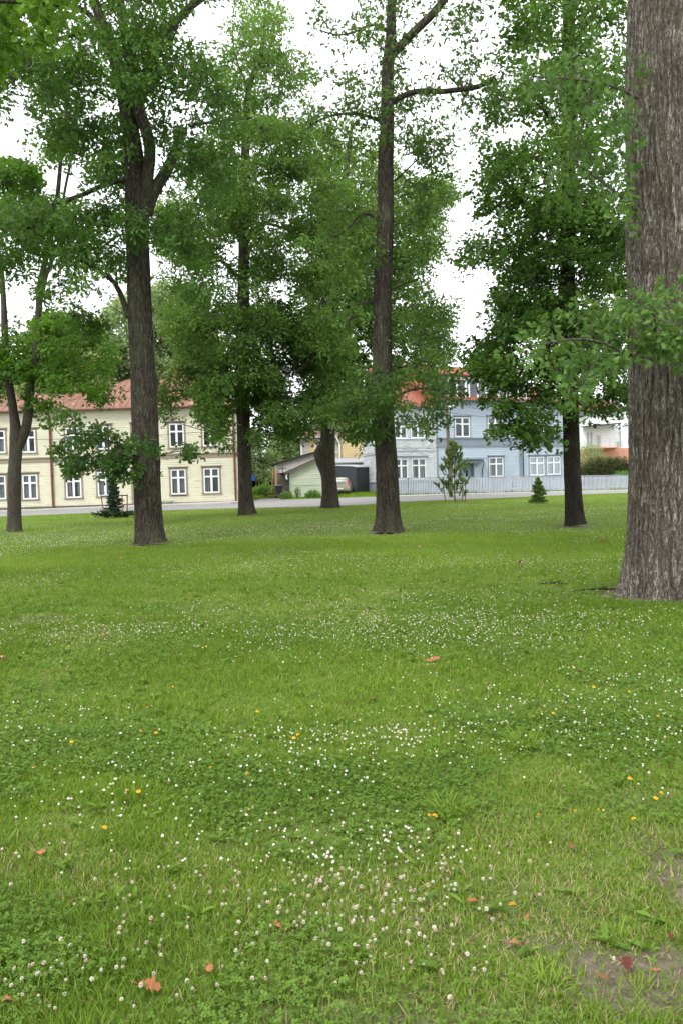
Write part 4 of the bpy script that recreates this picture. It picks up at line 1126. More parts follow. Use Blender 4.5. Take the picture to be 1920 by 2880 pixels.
grow(T2, at(b), [
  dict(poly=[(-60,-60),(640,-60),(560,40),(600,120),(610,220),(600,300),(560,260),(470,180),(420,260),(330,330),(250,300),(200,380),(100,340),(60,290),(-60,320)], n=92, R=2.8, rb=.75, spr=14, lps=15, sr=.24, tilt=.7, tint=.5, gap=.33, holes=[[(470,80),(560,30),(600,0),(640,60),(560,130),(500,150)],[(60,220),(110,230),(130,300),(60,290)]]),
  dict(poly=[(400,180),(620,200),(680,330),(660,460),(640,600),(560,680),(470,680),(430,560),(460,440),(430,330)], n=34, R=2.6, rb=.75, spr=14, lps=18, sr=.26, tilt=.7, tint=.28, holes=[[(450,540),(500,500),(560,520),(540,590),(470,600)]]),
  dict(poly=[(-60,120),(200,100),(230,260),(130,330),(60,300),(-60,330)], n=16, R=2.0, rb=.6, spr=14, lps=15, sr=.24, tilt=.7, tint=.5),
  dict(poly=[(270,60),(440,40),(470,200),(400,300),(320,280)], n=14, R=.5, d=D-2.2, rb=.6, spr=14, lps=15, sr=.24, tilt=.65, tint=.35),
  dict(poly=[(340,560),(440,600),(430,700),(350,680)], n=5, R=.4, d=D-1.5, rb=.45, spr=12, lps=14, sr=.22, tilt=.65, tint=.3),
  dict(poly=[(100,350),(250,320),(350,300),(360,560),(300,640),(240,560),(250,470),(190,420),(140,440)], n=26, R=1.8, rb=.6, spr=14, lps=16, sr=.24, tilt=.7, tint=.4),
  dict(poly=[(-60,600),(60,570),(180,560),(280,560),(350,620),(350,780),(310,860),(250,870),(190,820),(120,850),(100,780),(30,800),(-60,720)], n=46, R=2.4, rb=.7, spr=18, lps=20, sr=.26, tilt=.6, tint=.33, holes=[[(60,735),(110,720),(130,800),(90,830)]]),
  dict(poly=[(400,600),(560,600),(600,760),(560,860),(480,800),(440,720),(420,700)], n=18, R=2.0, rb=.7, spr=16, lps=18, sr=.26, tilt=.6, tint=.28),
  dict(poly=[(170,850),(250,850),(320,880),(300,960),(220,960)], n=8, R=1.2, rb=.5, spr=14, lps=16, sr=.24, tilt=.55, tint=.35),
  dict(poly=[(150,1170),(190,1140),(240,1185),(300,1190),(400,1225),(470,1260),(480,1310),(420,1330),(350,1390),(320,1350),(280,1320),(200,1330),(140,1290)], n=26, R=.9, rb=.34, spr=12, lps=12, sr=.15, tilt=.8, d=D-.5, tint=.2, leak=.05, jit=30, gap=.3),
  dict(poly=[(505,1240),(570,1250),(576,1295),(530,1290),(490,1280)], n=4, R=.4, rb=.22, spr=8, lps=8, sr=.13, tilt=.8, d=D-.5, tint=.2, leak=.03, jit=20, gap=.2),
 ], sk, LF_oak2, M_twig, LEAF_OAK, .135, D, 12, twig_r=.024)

# ================================================================ T3 dense oak, centre left
b = G(695, 1449); D = b.y
T3 = empty('oak_tree', (b.x, b.y, 0), 0, 'big dense dark oak between the cream house and green shed, foliage hanging low', 'tree')
tr, _ = limb([(696,1452),(691,1400),(688,1300),(684,1150),(684,1000),(684,900),(686,760),(686,640),(690,490),(692,380),(700,250),(735,150),(745,40)], 1, 1, D)
rr = np.interp(np.linspace(0,1,len(tr)), [0,.15,.4,.7,1], [.34,.32,.30,.2,.05])
LM = [limb([(686,700),(720,640),(760,630,1),(820,650,1.5)], .12, .05, D), limb([(688,520),(730,430),(750,380),(755,300)], .09, .03, D),
      limb([(686,800),(620,730,1),(560,700,1.5)], .12, .05, D), limb([(684,960),(760,900,-1),(850,880,-2)], .12, .05, D),
      limb([(684,1040),(620,1000,-1),(580,1050,-2)], .09, .04, D), limb([(684,1050),(740,1010,-1.5),(820,1060,-2)], .1, .04, D),
      limb([(686,640),(640,560),(600,480),(590,380)], .1, .04, D), limb([(700,250),(660,150),(655,60)], .06, .02, D)]
join_tubes('trunk', [bark_tube(tr, rr, 64, .06, .018, (.42,.5,5), 18, 6)]+[bark_tube(p, r, 14, .15, 0, None, 8, i) for i, (p, r) in enumerate(LM)], M_barkO, T3, at(b))
sk = tr[24:]+sum([p for p, _ in LM], [])
H3_ = [[(786,1050),(830,1030),(862,1080),(820,1102)],[(755,620),(800,630),(790,660),(760,650)],[(780,790),(850,800),(830,840),(780,830)]]
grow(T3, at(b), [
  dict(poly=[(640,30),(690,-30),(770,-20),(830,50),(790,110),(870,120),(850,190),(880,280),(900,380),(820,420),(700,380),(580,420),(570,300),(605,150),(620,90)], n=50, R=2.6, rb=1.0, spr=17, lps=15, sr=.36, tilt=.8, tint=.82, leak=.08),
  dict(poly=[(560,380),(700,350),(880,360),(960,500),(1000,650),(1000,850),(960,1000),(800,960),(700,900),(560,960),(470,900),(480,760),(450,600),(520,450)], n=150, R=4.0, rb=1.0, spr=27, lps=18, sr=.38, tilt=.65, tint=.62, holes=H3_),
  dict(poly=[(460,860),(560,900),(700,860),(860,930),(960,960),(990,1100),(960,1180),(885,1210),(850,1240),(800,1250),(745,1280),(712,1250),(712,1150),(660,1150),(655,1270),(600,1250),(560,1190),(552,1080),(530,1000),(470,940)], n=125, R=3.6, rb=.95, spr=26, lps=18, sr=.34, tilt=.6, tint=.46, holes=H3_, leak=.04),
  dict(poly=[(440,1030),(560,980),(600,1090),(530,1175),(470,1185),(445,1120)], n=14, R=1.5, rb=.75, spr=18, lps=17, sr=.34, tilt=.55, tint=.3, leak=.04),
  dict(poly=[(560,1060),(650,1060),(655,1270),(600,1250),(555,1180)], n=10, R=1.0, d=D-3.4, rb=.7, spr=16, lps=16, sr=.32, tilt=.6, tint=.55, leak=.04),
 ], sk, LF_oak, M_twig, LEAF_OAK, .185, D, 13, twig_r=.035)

# ================================================================ T4 oak with a burl
b = G(927, 1429); D = b.y
T4 = empty('oak_tree', (b.x, b.y, 0), 0, 'distant oak with a large burl on its trunk, before the shed and parked car', 'tree')
tr, _ = limb([(928,1432),(927,1380),(922,1300),(922,1230),(922,1150),(928,1000),(930,850),(940,700),(960,560),(980,430),(990,340)], 1, 1, D)
rr = np.interp(np.linspace(0,1,len(tr)), [0,.1,.4,.8,1], [.43,.42,.38,.2,.06])
LM = [limb([(928,1000),(990,900,-1),(1050,850,-2)], .14, .05, D), limb([(928,1050),(1000,960,1),(1120,900,1),(1220,880,1)], .16, .06, D), limb([(930,850),(1000,700,1),(1150,600,1.5),(1240,560,1.5)], .16, .05, D),
      limb([(928,1080),(1000,1040,-1),(1100,1030,-1),(1200,1050,-1)], .12, .04, D)]
join_tubes('trunk', [bark_tube(tr, rr, 64, .06, .02, (.38,.55,5), 16, 7, ((3.2, PI, .42, .30), (2.6, 2.8, .5, .22)))]+[bark_tube(p, r, 14, .18, 0, None, 8, i) for i, (p, r) in enumerate(LM)], M_barkO, T4, at(b))
sk = tr[20:]+sum([p for p, _ in LM], [])
grow(T4, at(b), [
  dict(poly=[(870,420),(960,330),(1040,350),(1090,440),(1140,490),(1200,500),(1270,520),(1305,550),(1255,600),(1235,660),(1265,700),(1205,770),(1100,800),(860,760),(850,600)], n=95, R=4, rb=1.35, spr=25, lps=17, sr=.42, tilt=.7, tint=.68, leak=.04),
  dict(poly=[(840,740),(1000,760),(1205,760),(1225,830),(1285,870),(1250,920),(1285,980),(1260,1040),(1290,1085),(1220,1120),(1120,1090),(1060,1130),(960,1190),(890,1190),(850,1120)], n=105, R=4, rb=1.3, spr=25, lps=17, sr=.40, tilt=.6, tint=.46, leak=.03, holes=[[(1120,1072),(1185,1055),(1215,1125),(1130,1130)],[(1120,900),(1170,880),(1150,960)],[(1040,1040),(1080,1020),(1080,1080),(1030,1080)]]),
 ], sk, LF_oak, M_twig, LEAF_OAK, .21, D, 14, twig_r=.04)

# ================================================================ T5 tall oak, right of centre
b = G(1090, 1499); D = b.y
T5 = empty('oak_tree', (b.x, b.y, 0), 0, 'tall straight bare-trunked oak just right of centre, a ring of leaves at eaves height', 'tree')
tr, _ = limb([(1090,1502),(1090,1440),(1086,1300),(1078,1150),(1074,979),(1075,801),(1081,667),(1083,580),(1084,446),(1088,357),(1089,201),(1098,112),(1100,20),(1104,-110)], 1, 1, D)
rr = np.interp(np.linspace(0,1,len(tr)), [0,.12,.3,.6,.8,1], [.33,.315,.27,.218,.158,.10])
LM = [limb([(1098,150),(1113,143),(1158,94),(1216,40),(1247,0),(1300,-70)], .13, .10, D), limb([(1090,300),(1113,277),(1180,254,-.2),(1234,259,-.4),(1300,250,-.6),(1354,243,-.8),(1399,210,-1)], .085, .06, D),
      limb([(1085,360),(1069,339),(1002,319,-.4),(950,322,-.8),(912,330,-1),(868,357,-1.2)], .05, .02, D), limb([(1092,90),(1082,76),(1046,65),(1002,89,-.3),(944,100,-.6),(890,80,-.8)], .045, .015, D),
      limb([(1070,850),(1049,846),(1015,854,-.4),(988,886,-.6),(970,920,-.7)], .05, .02, D), limb([(1080,630),(1058,615),(1020,594,-.3),(979,643,-.6),(930,670,-.8)], .06, .02, D),
      limb([(1094,820),(1130,800,.4),(1190,780,.6)], .04, .015, D), limb([(1088,1140),(1140,1100,-.8),(1210,1090,-1),(1260,1110,-1.2)], .045, .015, D), limb([(1070,1140),(1020,1110,-.7),(970,1130,-1)], .04, .015, D),
      limb([(1300,250,-.6),(1290,215,-.7),(1270,190,-.7)], .03, .01, D), limb([(1085,520),(1120,500,.3),(1200,420,.6)], .04, .015, D)]
join_tubes('trunk', [bark_tube(tr, rr, 90, .035, .016, (.48,.42,6), 24, 8, ((11.2, PI*.6, .12, .05), (9.4, -1.0, .16, .05), (7.9, -1.5, .12, .06)))]+[bark_tube(p, r, 16, .1, .004 if r[0] > .08 else 0, None, 8, i) for i, (p, r) in enumerate(LM)], M_barkO, T5, at(b))
sk = tr[30:]+sum([p for p, _ in LM], [])
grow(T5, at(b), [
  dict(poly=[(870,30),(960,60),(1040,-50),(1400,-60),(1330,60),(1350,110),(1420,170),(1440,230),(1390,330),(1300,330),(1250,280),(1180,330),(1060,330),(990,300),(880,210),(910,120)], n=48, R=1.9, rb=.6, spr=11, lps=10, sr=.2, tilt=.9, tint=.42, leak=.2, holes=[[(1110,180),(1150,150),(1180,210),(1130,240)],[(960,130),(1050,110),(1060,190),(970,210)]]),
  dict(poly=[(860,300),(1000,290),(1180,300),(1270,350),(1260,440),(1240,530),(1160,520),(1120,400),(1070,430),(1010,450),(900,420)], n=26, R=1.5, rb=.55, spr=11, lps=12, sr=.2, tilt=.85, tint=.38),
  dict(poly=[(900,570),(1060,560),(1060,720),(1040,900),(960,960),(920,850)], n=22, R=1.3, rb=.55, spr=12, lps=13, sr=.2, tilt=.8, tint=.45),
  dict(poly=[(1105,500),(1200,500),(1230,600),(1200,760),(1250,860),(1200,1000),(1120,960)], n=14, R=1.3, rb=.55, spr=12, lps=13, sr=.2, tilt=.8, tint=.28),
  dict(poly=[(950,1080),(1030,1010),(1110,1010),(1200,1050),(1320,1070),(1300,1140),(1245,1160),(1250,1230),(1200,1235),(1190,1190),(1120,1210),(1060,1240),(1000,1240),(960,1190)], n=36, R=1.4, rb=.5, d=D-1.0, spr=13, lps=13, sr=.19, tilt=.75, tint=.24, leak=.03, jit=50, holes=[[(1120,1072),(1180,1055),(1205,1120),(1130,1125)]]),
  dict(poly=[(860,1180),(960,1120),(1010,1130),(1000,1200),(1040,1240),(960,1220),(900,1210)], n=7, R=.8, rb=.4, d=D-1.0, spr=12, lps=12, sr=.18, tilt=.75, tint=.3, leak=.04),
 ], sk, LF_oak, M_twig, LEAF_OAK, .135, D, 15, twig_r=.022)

# ================================================================ T6 linden on the right
b = G(1618, 1480); D = b.y
T6 = empty('linden_tree', (b.x, b.y, 0), 0, 'dark-trunked linden with drooping round-leaved boughs in front of the blue house', 'tree')
tr, _ = limb([(1618,1483),(1613,1430),(1607,1300),(1603,1150),(1597,950),(1594,756),(1595,550),(1597,335),(1599,112),(1595,-20),(1592,-140)], 1, 1, D)
rr = np.interp(np.linspace(0,1,len(tr)), [0,.12,.3,.6,.85,1], [.25,.24,.225,.2,.17,.12])
LM = [limb([(1596,400),(1570,370),(1530,310,-.3),(1500,285,-.5)], .07, .03, D), limb([(1598,160),(1640,80),(1700,-10)], .08, .05, D), limb([(1598,120),(1690,60,.4),(1760,20,.6)], .05, .03, D), limb([(1596,460),(1700,370,-.3),(1760,360,-.5)], .05, .02, D)]
for (x0, y0, x1, y1) in ((1594,700,1450,720),(1596,860,1420,940),(1600,1000,1450,1080),(1602,1060,1480,1180),(1603,1080,1700,1160),(1598,900,1720,950),(1594,640,1700,640),(1596,520,1420,560),(1596,560,1400,640)):
    LM.append(limb([(x0,y0),((x0*2+x1)/3,(y0*2+y1)/3-20,random.uniform(-1,1)),(x1,y1,random.uniform(-1.5,1.5))], .05, .015, D))
join_tubes('trunk', [bark_tube(tr, rr, 60, .05, .012, (.42,.45,5), 18, 9)]+[bark_tube(p, r, 12, .12, 0, None, 8, i) for i, (p, r) in enumerate(LM)], M_barkD, T6, at(b))
sk = tr[18:]+sum([p for p, _ in LM], [])
grow(T6, at(b), [
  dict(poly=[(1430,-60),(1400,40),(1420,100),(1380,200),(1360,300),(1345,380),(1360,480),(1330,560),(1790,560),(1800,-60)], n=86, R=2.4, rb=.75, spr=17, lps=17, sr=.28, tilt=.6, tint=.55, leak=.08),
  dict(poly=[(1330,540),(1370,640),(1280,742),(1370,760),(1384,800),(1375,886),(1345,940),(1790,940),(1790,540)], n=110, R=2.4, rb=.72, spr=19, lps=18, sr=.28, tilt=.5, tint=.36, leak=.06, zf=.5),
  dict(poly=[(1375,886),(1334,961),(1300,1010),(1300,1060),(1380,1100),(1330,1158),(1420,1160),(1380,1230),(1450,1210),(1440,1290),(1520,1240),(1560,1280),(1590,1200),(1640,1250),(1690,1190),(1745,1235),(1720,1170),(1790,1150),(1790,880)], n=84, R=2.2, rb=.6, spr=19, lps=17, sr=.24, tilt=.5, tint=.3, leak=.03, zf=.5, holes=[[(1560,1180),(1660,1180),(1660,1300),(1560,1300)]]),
 ], sk, LF_linden, M_twig, LEAF_LINDEN, .115, D, 16, twig_r=.02)

# ================================================================ T7 big oak, right edge
b = G(1905, 1668); D = b.y
T7 = empty('oak_tree', (b.x, b.y, 0), 0, 'massive rough-barked oak trunk filling the right edge, nearest tree', 'tree')
R0_ = W(1905, 1400, D).x - W(1774, 1400, D).x
tr, _ = limb([(1908,1700),(1906,1560),(1905,1400),(1903,1000),(1897,600),(1888,300),(1893,0),(1900,-220)], 1, 1, D)
rr = np.interp(np.linspace(0,1,len(tr)), [0,.3,.6,1], [R0_*1.04, R0_, R0_*.97, R0_*.90])
tubesT = [bark_tube(tr, rr, 420, .018, .030, (.34,.48,7), 42, 10, ((6.6, -1.9, .35, .05),(4.3,-2.6,.2,.06)))]
LM = [limb([(1850,1010,-.5),(1760,1000,-.9),(1680,950,-1.1),(1560,960,-1.3),(1460,980,-1.4)], .022, .008, D), limb([(1850,1000,-.5),(1840,930,-1.0),(1836,880,-1.2),(1800,860,-1.3)], .02, .008, D),
      limb([(1850,1000,-.5),(1720,1040,-1),(1640,1080,-1.2),(1600,1120,-1.3)], .025, .01, D), limb([(1800,280,-.3),(1720,240,-.8),(1600,220,-1.1),(1480,215,-1.4)], .022, .008, D),
      limb([(1800,600,-.3),(1750,560,-.8),(1680,500,-1),(1600,450,-1.2)], .02, .008, D), limb([(1860,1010,-.6),(1900,960,-1.1),(1930,930,-1.2)], .02, .01, D)]
tubesT += [bark_tube(p, r, 10, .08, 0, None, 8, i) for i, (p, r) in enumerate(LM)]
join_tubes('trunk', tubesT, M_barkBig, T7, at(b))
sk = sum([p for p, _ in LM], [])
grow(T7, at(b), [
  dict(poly=[(1400,215),(1500,185),(1600,130),(1700,125),(1790,130),(1790,300),(1690,340),(1640,420),(1600,300),(1480,250)], n=22, R=.7, rb=.3, d=D-1.0, spr=7, lps=6, sr=.13, tilt=.85, tint=.28, leak=.05),
  dict(poly=[(1560,400),(1640,400),(1790,470),(1790,700),(1700,640),(1690,560),(1560,540),(1520,490)], n=17, R=.7, rb=.28, d=D-1.0, spr=7, lps=6, sr=.13, tilt=.75, tint=.3, leak=.05),
  dict(poly=[(1700,340),(1790,300),(1790,470),(1720,440)], n=6, R=.6, rb=.28, d=D-.8, spr=8, lps=8, sr=.13, tilt=.75, tint=.3, leak=.05),
  dict(poly=[(1420,1000),(1480,930),(1560,880),(1660,850),(1790,830),(1800,900),(1790,1010),(1780,1050),(1690,1070),(1650,1140),(1600,1160),(1560,1060),(1480,1030)], n=38, R=.7, rb=.25, d=D-1.2, spr=6, lps=7, sr=.12, tilt=.85, tint=.33, jit=60, gap=.33, leak=.04),
  dict(poly=[(1790,840),(1830,790),(1930,830),(1960,1060),(1900,1060),(1860,1030),(1790,1010)], n=22, R=.25, rb=.18, d=D-1.05, spr=7, lps=6, sr=.11, tilt=.8, tint=.5, leak=.02),
 ], sk, LF_oakN, M_twig, LEAF_OAK_HI, .100, D, 17, twig_r=.012, twigs=.8)

# ================================================================ T8 maple reaching in from the left (trunk outside the picture)
b = W(-420, 1440, 12.5); b.z = 0; D = 12.5
T8 = empty('maple_tree', (b.x, b.y, 0), 0, 'maple reaching in at the top left corner with bright yellow-green leaves', 'tree')
tr, rr = limb([(-420,1640),(-415,1200),(-405,700),(-400,200),(-380,-100),(-340,-400)], .24, .12, D)
LM = [limb([(-402,120),(-300,60,-.3),(-150,20,-.4),(0,0,-.5),(110,10,-.6),(180,20,-.7)], .07, .015, D), limb([(-390,0),(-250,-70,.3),(-60,-60,.4),(100,-50,.5)], .06, .015, D)]
join_tubes('trunk', [bark_tube(tr, rr, 60, .06, .012, (.3,.35,5), 18, 3)]+[bark_tube(p, r, 10, .1, 0) for p, r in LM], M_barkM, T8, at(b))
grow(T8, at(b), [
  dict(poly=[(-160,-80),(240,-80),(230,0),(200,60),(150,130),(90,170),(50,110),(0,190),(-60,230),(-160,200)], n=36, R=.9, rb=.32, spr=9, lps=9, sr=.16, tilt=.7, tint=.5, leak=.1, jit=40, gap=.25),
  dict(poly=[(-160,-300),(240,-300),(240,-80),(-160,-80)], n=16, R=1.2, rb=.4, spr=10, lps=10, sr=.18, tilt=.7, tint=.5, leak=.1),
 ], LM[0][0]+LM[1][0], LF_mapleY, M_twig, LEAF_MAPLE, .12, D, 18, twig_r=.012)

# ================================================================ upper crowns (these trees go on above the picture and shade the lawn)
def canopy(root, mat, cx, cy, z0, z1, r, n, ls, seed, zt):
    g = np.random.default_rng(seed); m = MB(); x0, y0 = root.location.x, root.location.y
    cl = g.uniform(-1, 1, (260, 3)); cl = cl[(cl**2).sum(1) < 1][:70]
    cl = cl*np.array([r, r, (z1-z0)/2]) + np.array([cx-x0, cy-y0, (z0+z1)/2])
    for c in cl[:26]: m.tube([(0,0,zt), (c[0]*.5, c[1]*.5, (zt+c[2])/2+.4), tuple(c)], [.12, .07, .02], 6, cap=False)
    P = cl[g.integers(0, len(cl), n)] + g.normal(0, 1, (n, 3))*np.array([r*.14, r*.14, r*.07])
    ok = P[:, 2] > z0-.6; P = P[ok]; n = len(P)
    scatter('crown', LEAF_OAK, P, rotmats(g.uniform(0,6.28,n), g.normal(0,.5,n), g.normal(.1,.5,n)), ls*g.uniform(.7,1.2,n), mat, root, np.clip(g.normal(.4,.15,n),0,1))
    m.build('limbs', M_barkO, root, smooth=True)
canopy(T7, LF_oakN, 4.6, 10.5, 12.6, 19, 6.0, 26000, .24, 201, 10)
canopy(T5, LF_oak, 1.2, 25.0, 19.5, 24, 4.0, 12000, .24, 202, 17)
canopy(T2, LF_oak2, -5.6, 21.0, 17.5, 22, 4.5, 14000, .24, 203, 15.5)
canopy(T6, LF_linden, 7.4, 26.0, 19.5, 24, 3.6, 11000, .22, 204, 17)

# ================================================================ background trees
def bg_tree(name, px, py, d, parts, mat, label, seed, lsize, r=.35, top=None, group='trees behind the houses'):
    p = W(px, py, d); z = zg(p.x, p.y); o = (p.x, p.y, z)
    t = empty(name, o, 0, label, 'tree', group)
    zt = W(px, top, d).z
    path = [(p.x, p.y, z-.1), (p.x+.1, p.y, z+(zt-z)*.4), (p.x-.15, p.y, z+(zt-z)*.75), (p.x, p.y, zt)]
    pth, rr = smooth_path(path, [r, r*.8, r*.5, r*.1], 6)
    join_tubes('trunk', [bark_tube(pth, rr, 16, .3, 0)], M_barkO, t, o)
    grow(t, o, parts, pth[5:], mat, M_twigP, LEAF_FAR, lsize, d, seed, twig_r=.05, twigs=.25)
    return t
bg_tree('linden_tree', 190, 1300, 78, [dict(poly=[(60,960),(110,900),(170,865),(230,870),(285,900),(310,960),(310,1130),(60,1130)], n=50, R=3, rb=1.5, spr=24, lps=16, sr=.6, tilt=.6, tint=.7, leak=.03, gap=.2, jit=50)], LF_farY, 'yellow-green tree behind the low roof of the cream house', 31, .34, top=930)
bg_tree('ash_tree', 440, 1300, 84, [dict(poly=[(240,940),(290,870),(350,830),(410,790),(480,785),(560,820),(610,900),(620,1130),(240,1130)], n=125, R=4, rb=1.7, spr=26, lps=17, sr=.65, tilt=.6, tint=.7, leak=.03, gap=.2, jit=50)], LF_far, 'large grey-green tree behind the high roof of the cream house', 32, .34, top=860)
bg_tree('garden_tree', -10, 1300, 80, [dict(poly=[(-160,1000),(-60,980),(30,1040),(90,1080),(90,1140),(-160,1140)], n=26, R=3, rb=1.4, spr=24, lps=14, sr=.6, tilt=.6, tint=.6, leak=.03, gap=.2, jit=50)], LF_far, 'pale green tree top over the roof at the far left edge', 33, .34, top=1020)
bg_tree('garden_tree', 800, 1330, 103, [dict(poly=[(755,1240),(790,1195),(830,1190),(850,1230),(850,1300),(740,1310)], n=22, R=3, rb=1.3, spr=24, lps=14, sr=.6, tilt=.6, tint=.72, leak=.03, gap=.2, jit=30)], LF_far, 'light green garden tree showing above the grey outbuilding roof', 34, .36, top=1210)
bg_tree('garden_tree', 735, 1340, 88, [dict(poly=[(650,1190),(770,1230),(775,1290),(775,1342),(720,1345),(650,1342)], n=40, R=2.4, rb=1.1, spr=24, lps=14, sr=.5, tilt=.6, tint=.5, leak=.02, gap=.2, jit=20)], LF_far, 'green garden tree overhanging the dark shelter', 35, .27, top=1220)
# ================================================================ shrubs, hedge, conifers
def bush(name, px, py, d, w, h, dep, label, cat, mat, n, ls, seed, tmpl=LEAF_FAR, tint=.5, group=None, stems=8, solid=.36, z0=None, tilt=.8):
    p = W(px, py, d); z = zg(p.x, p.y) if z0 is None else z0; g = np.random.default_rng(seed)
    t = empty(name, (p.x, p.y, z), 0, label, cat, group)
    m = MB(); tips = []
    for i in range(stems):
        a = g.uniform(0, 2*PI); rx = w*.5*math.cos(a)*g.uniform(.3, .9); ry = dep*.5*math.sin(a)*g.uniform(.3, .9); hh = h*g.uniform(.7, .98)
        m.tube([(rx*.3, ry*.3, -.03), (rx*.7, ry*.7, hh*.5), (rx, ry, hh)], [.018, .012, .005], 5); tips.append((rx, ry, hh))
    m.build('stems', M_twig, t)
    u = g.uniform(-1, 1, (n*3, 3)); u[:, 2] = g.uniform(0.02, 1, n*3)
    lim = 1 - .45*np.abs(u[:, 0])**2.5 - .2*g.random(n*3) + .25*(fbm(u[:, 0]*w*2+7, u[:, 1]*dep*2, 1.3, 3, seed)-.5)*2
    ok = (u[:, 2] < lim) & (fbm(u[:, 0]*w*3, u[:, 2]*h*3+u[:, 1]*3, 1.5, 2, seed) > solid)
    u = u[ok][:n]; k = len(u)
    P = u*np.array([w/2, dep/2, h])
    R = rotmats(g.uniform(0, 2*PI, k), g.normal(0, tilt, k), g.normal(-.2, tilt, k))
    ti = np.clip(tint+.5*(fbm(P[:, 0], P[:, 2], 2.2, 3, seed)-.5)+g.normal(0, .12, k), 0, 1)
    scatter('foliage', tmpl, P, R, ls*g.uniform(.6, 1.2, k), mat, t, ti)
    return t
LF_bush = mat_leaf('bush_leaf', (.05,.12,.03,1), (.20,.34,.07,1), .3)
LF_hedge = mat_leaf('hedge_leaf', (.030,.038,.018,1), (.15,.17,.06,1), .25)
LF_hedgeR = mat_leaf('hedge_tip_leaf', (.16,.09,.05,1), (.30,.22,.10,1), .3)
hA = W(1622, 1340, 86); hB = W(1800, 1338, 88)
wid = (hB.x-hA.x)
bush('hedge', 1708, 1340, 87, wid, 3.3, 1.6, 'brownish clipped hedge behind the right end of the picket fence', 'hedge', LF_hedge, 34000, .15, 41, tint=.45, stems=30, solid=.15)
bush('shrub', 1735, 1340, 88.5, 4.2, 4.1, .9, 'reddish-tipped upright shrub rising out of the hedge', 'shrub', LF_hedgeR, 1500, .12, 42, tint=.6, stems=16)
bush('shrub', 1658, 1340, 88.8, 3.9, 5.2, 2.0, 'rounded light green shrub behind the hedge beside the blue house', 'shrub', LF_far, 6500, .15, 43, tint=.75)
bush('shrub', 1752, 1365, 80.0, 2.6, 1.9, 1.2, 'green leafy shrub pushing over the fence close to the big oak', 'shrub', LF_bush, 2600, .14, 44, tint=.35)
bush('climbing_plant', 1712, 1376, 74.4, 5.0, .75, .5, 'low weeds and vine growing along the foot of the fence left of the big oak', 'weeds', LF_bush, 1500, .11, 45, tint=.5)
bush('flower_bush', 735, 1392, 79, 1.9, 1.15, 1.2, 'flower bed bush with pinkish blooms before the dark shelter', 'bush', LF_bush, 4200, .10, 46, tint=.55, group='garden bushes')
bush('flower_bush', 762, 1393, 79.5, 1.7, 1.0, 1.2, 'yellow-green bush in the garden bed left of the bin', 'bush', LF_bush, 3600, .10, 47, tint=.8, group='garden bushes')
bush('tall_weed', 750, 1390, 81, 1.0, 1.9, .6, 'taller leafy shoot standing above the flower bed', 'weed', LF_bush, 350, .14, 48, tint=.9)
bush('weed_clump', 806, 1412, 63.2, 1.0, .62, .8, 'leafy weed clump at the corner of the green shed by the bin', 'weeds', LF_bush, 1300, .085, 49, tint=.45, group='weeds along the shed')
bush('weed_clump', 838, 1411, 63.6, .55, 1.0, .4, 'tall thin nettles against the green shed wall', 'weeds', LF_bush, 500, .07, 50, tint=.4, group='weeds along the shed')
bush('weed_clump', 880, 1411, 63.6, 1.25, .62, .8, 'round leafy weed bush against the green shed near the burl oak', 'weeds', LF_bush, 1700, .09, 51, tint=.5, group='weeds along the shed')
bush('weed_clump', 100, 1437, 59.6, 1.2, .3, .3, 'small weeds at the stone foot of the cream house behind the forked maple', 'weeds', LF_bush, 350, .06, 52, tint=.5, group='weeds at the house foot')
bush('weed_clump', 468, 1424, 59.9, 1.6, .35, .3, 'weeds at the foot of the cream house right of the thick oak', 'weeds', LF_bush, 450, .06, 53, tint=.5, group='weeds at the house foot')

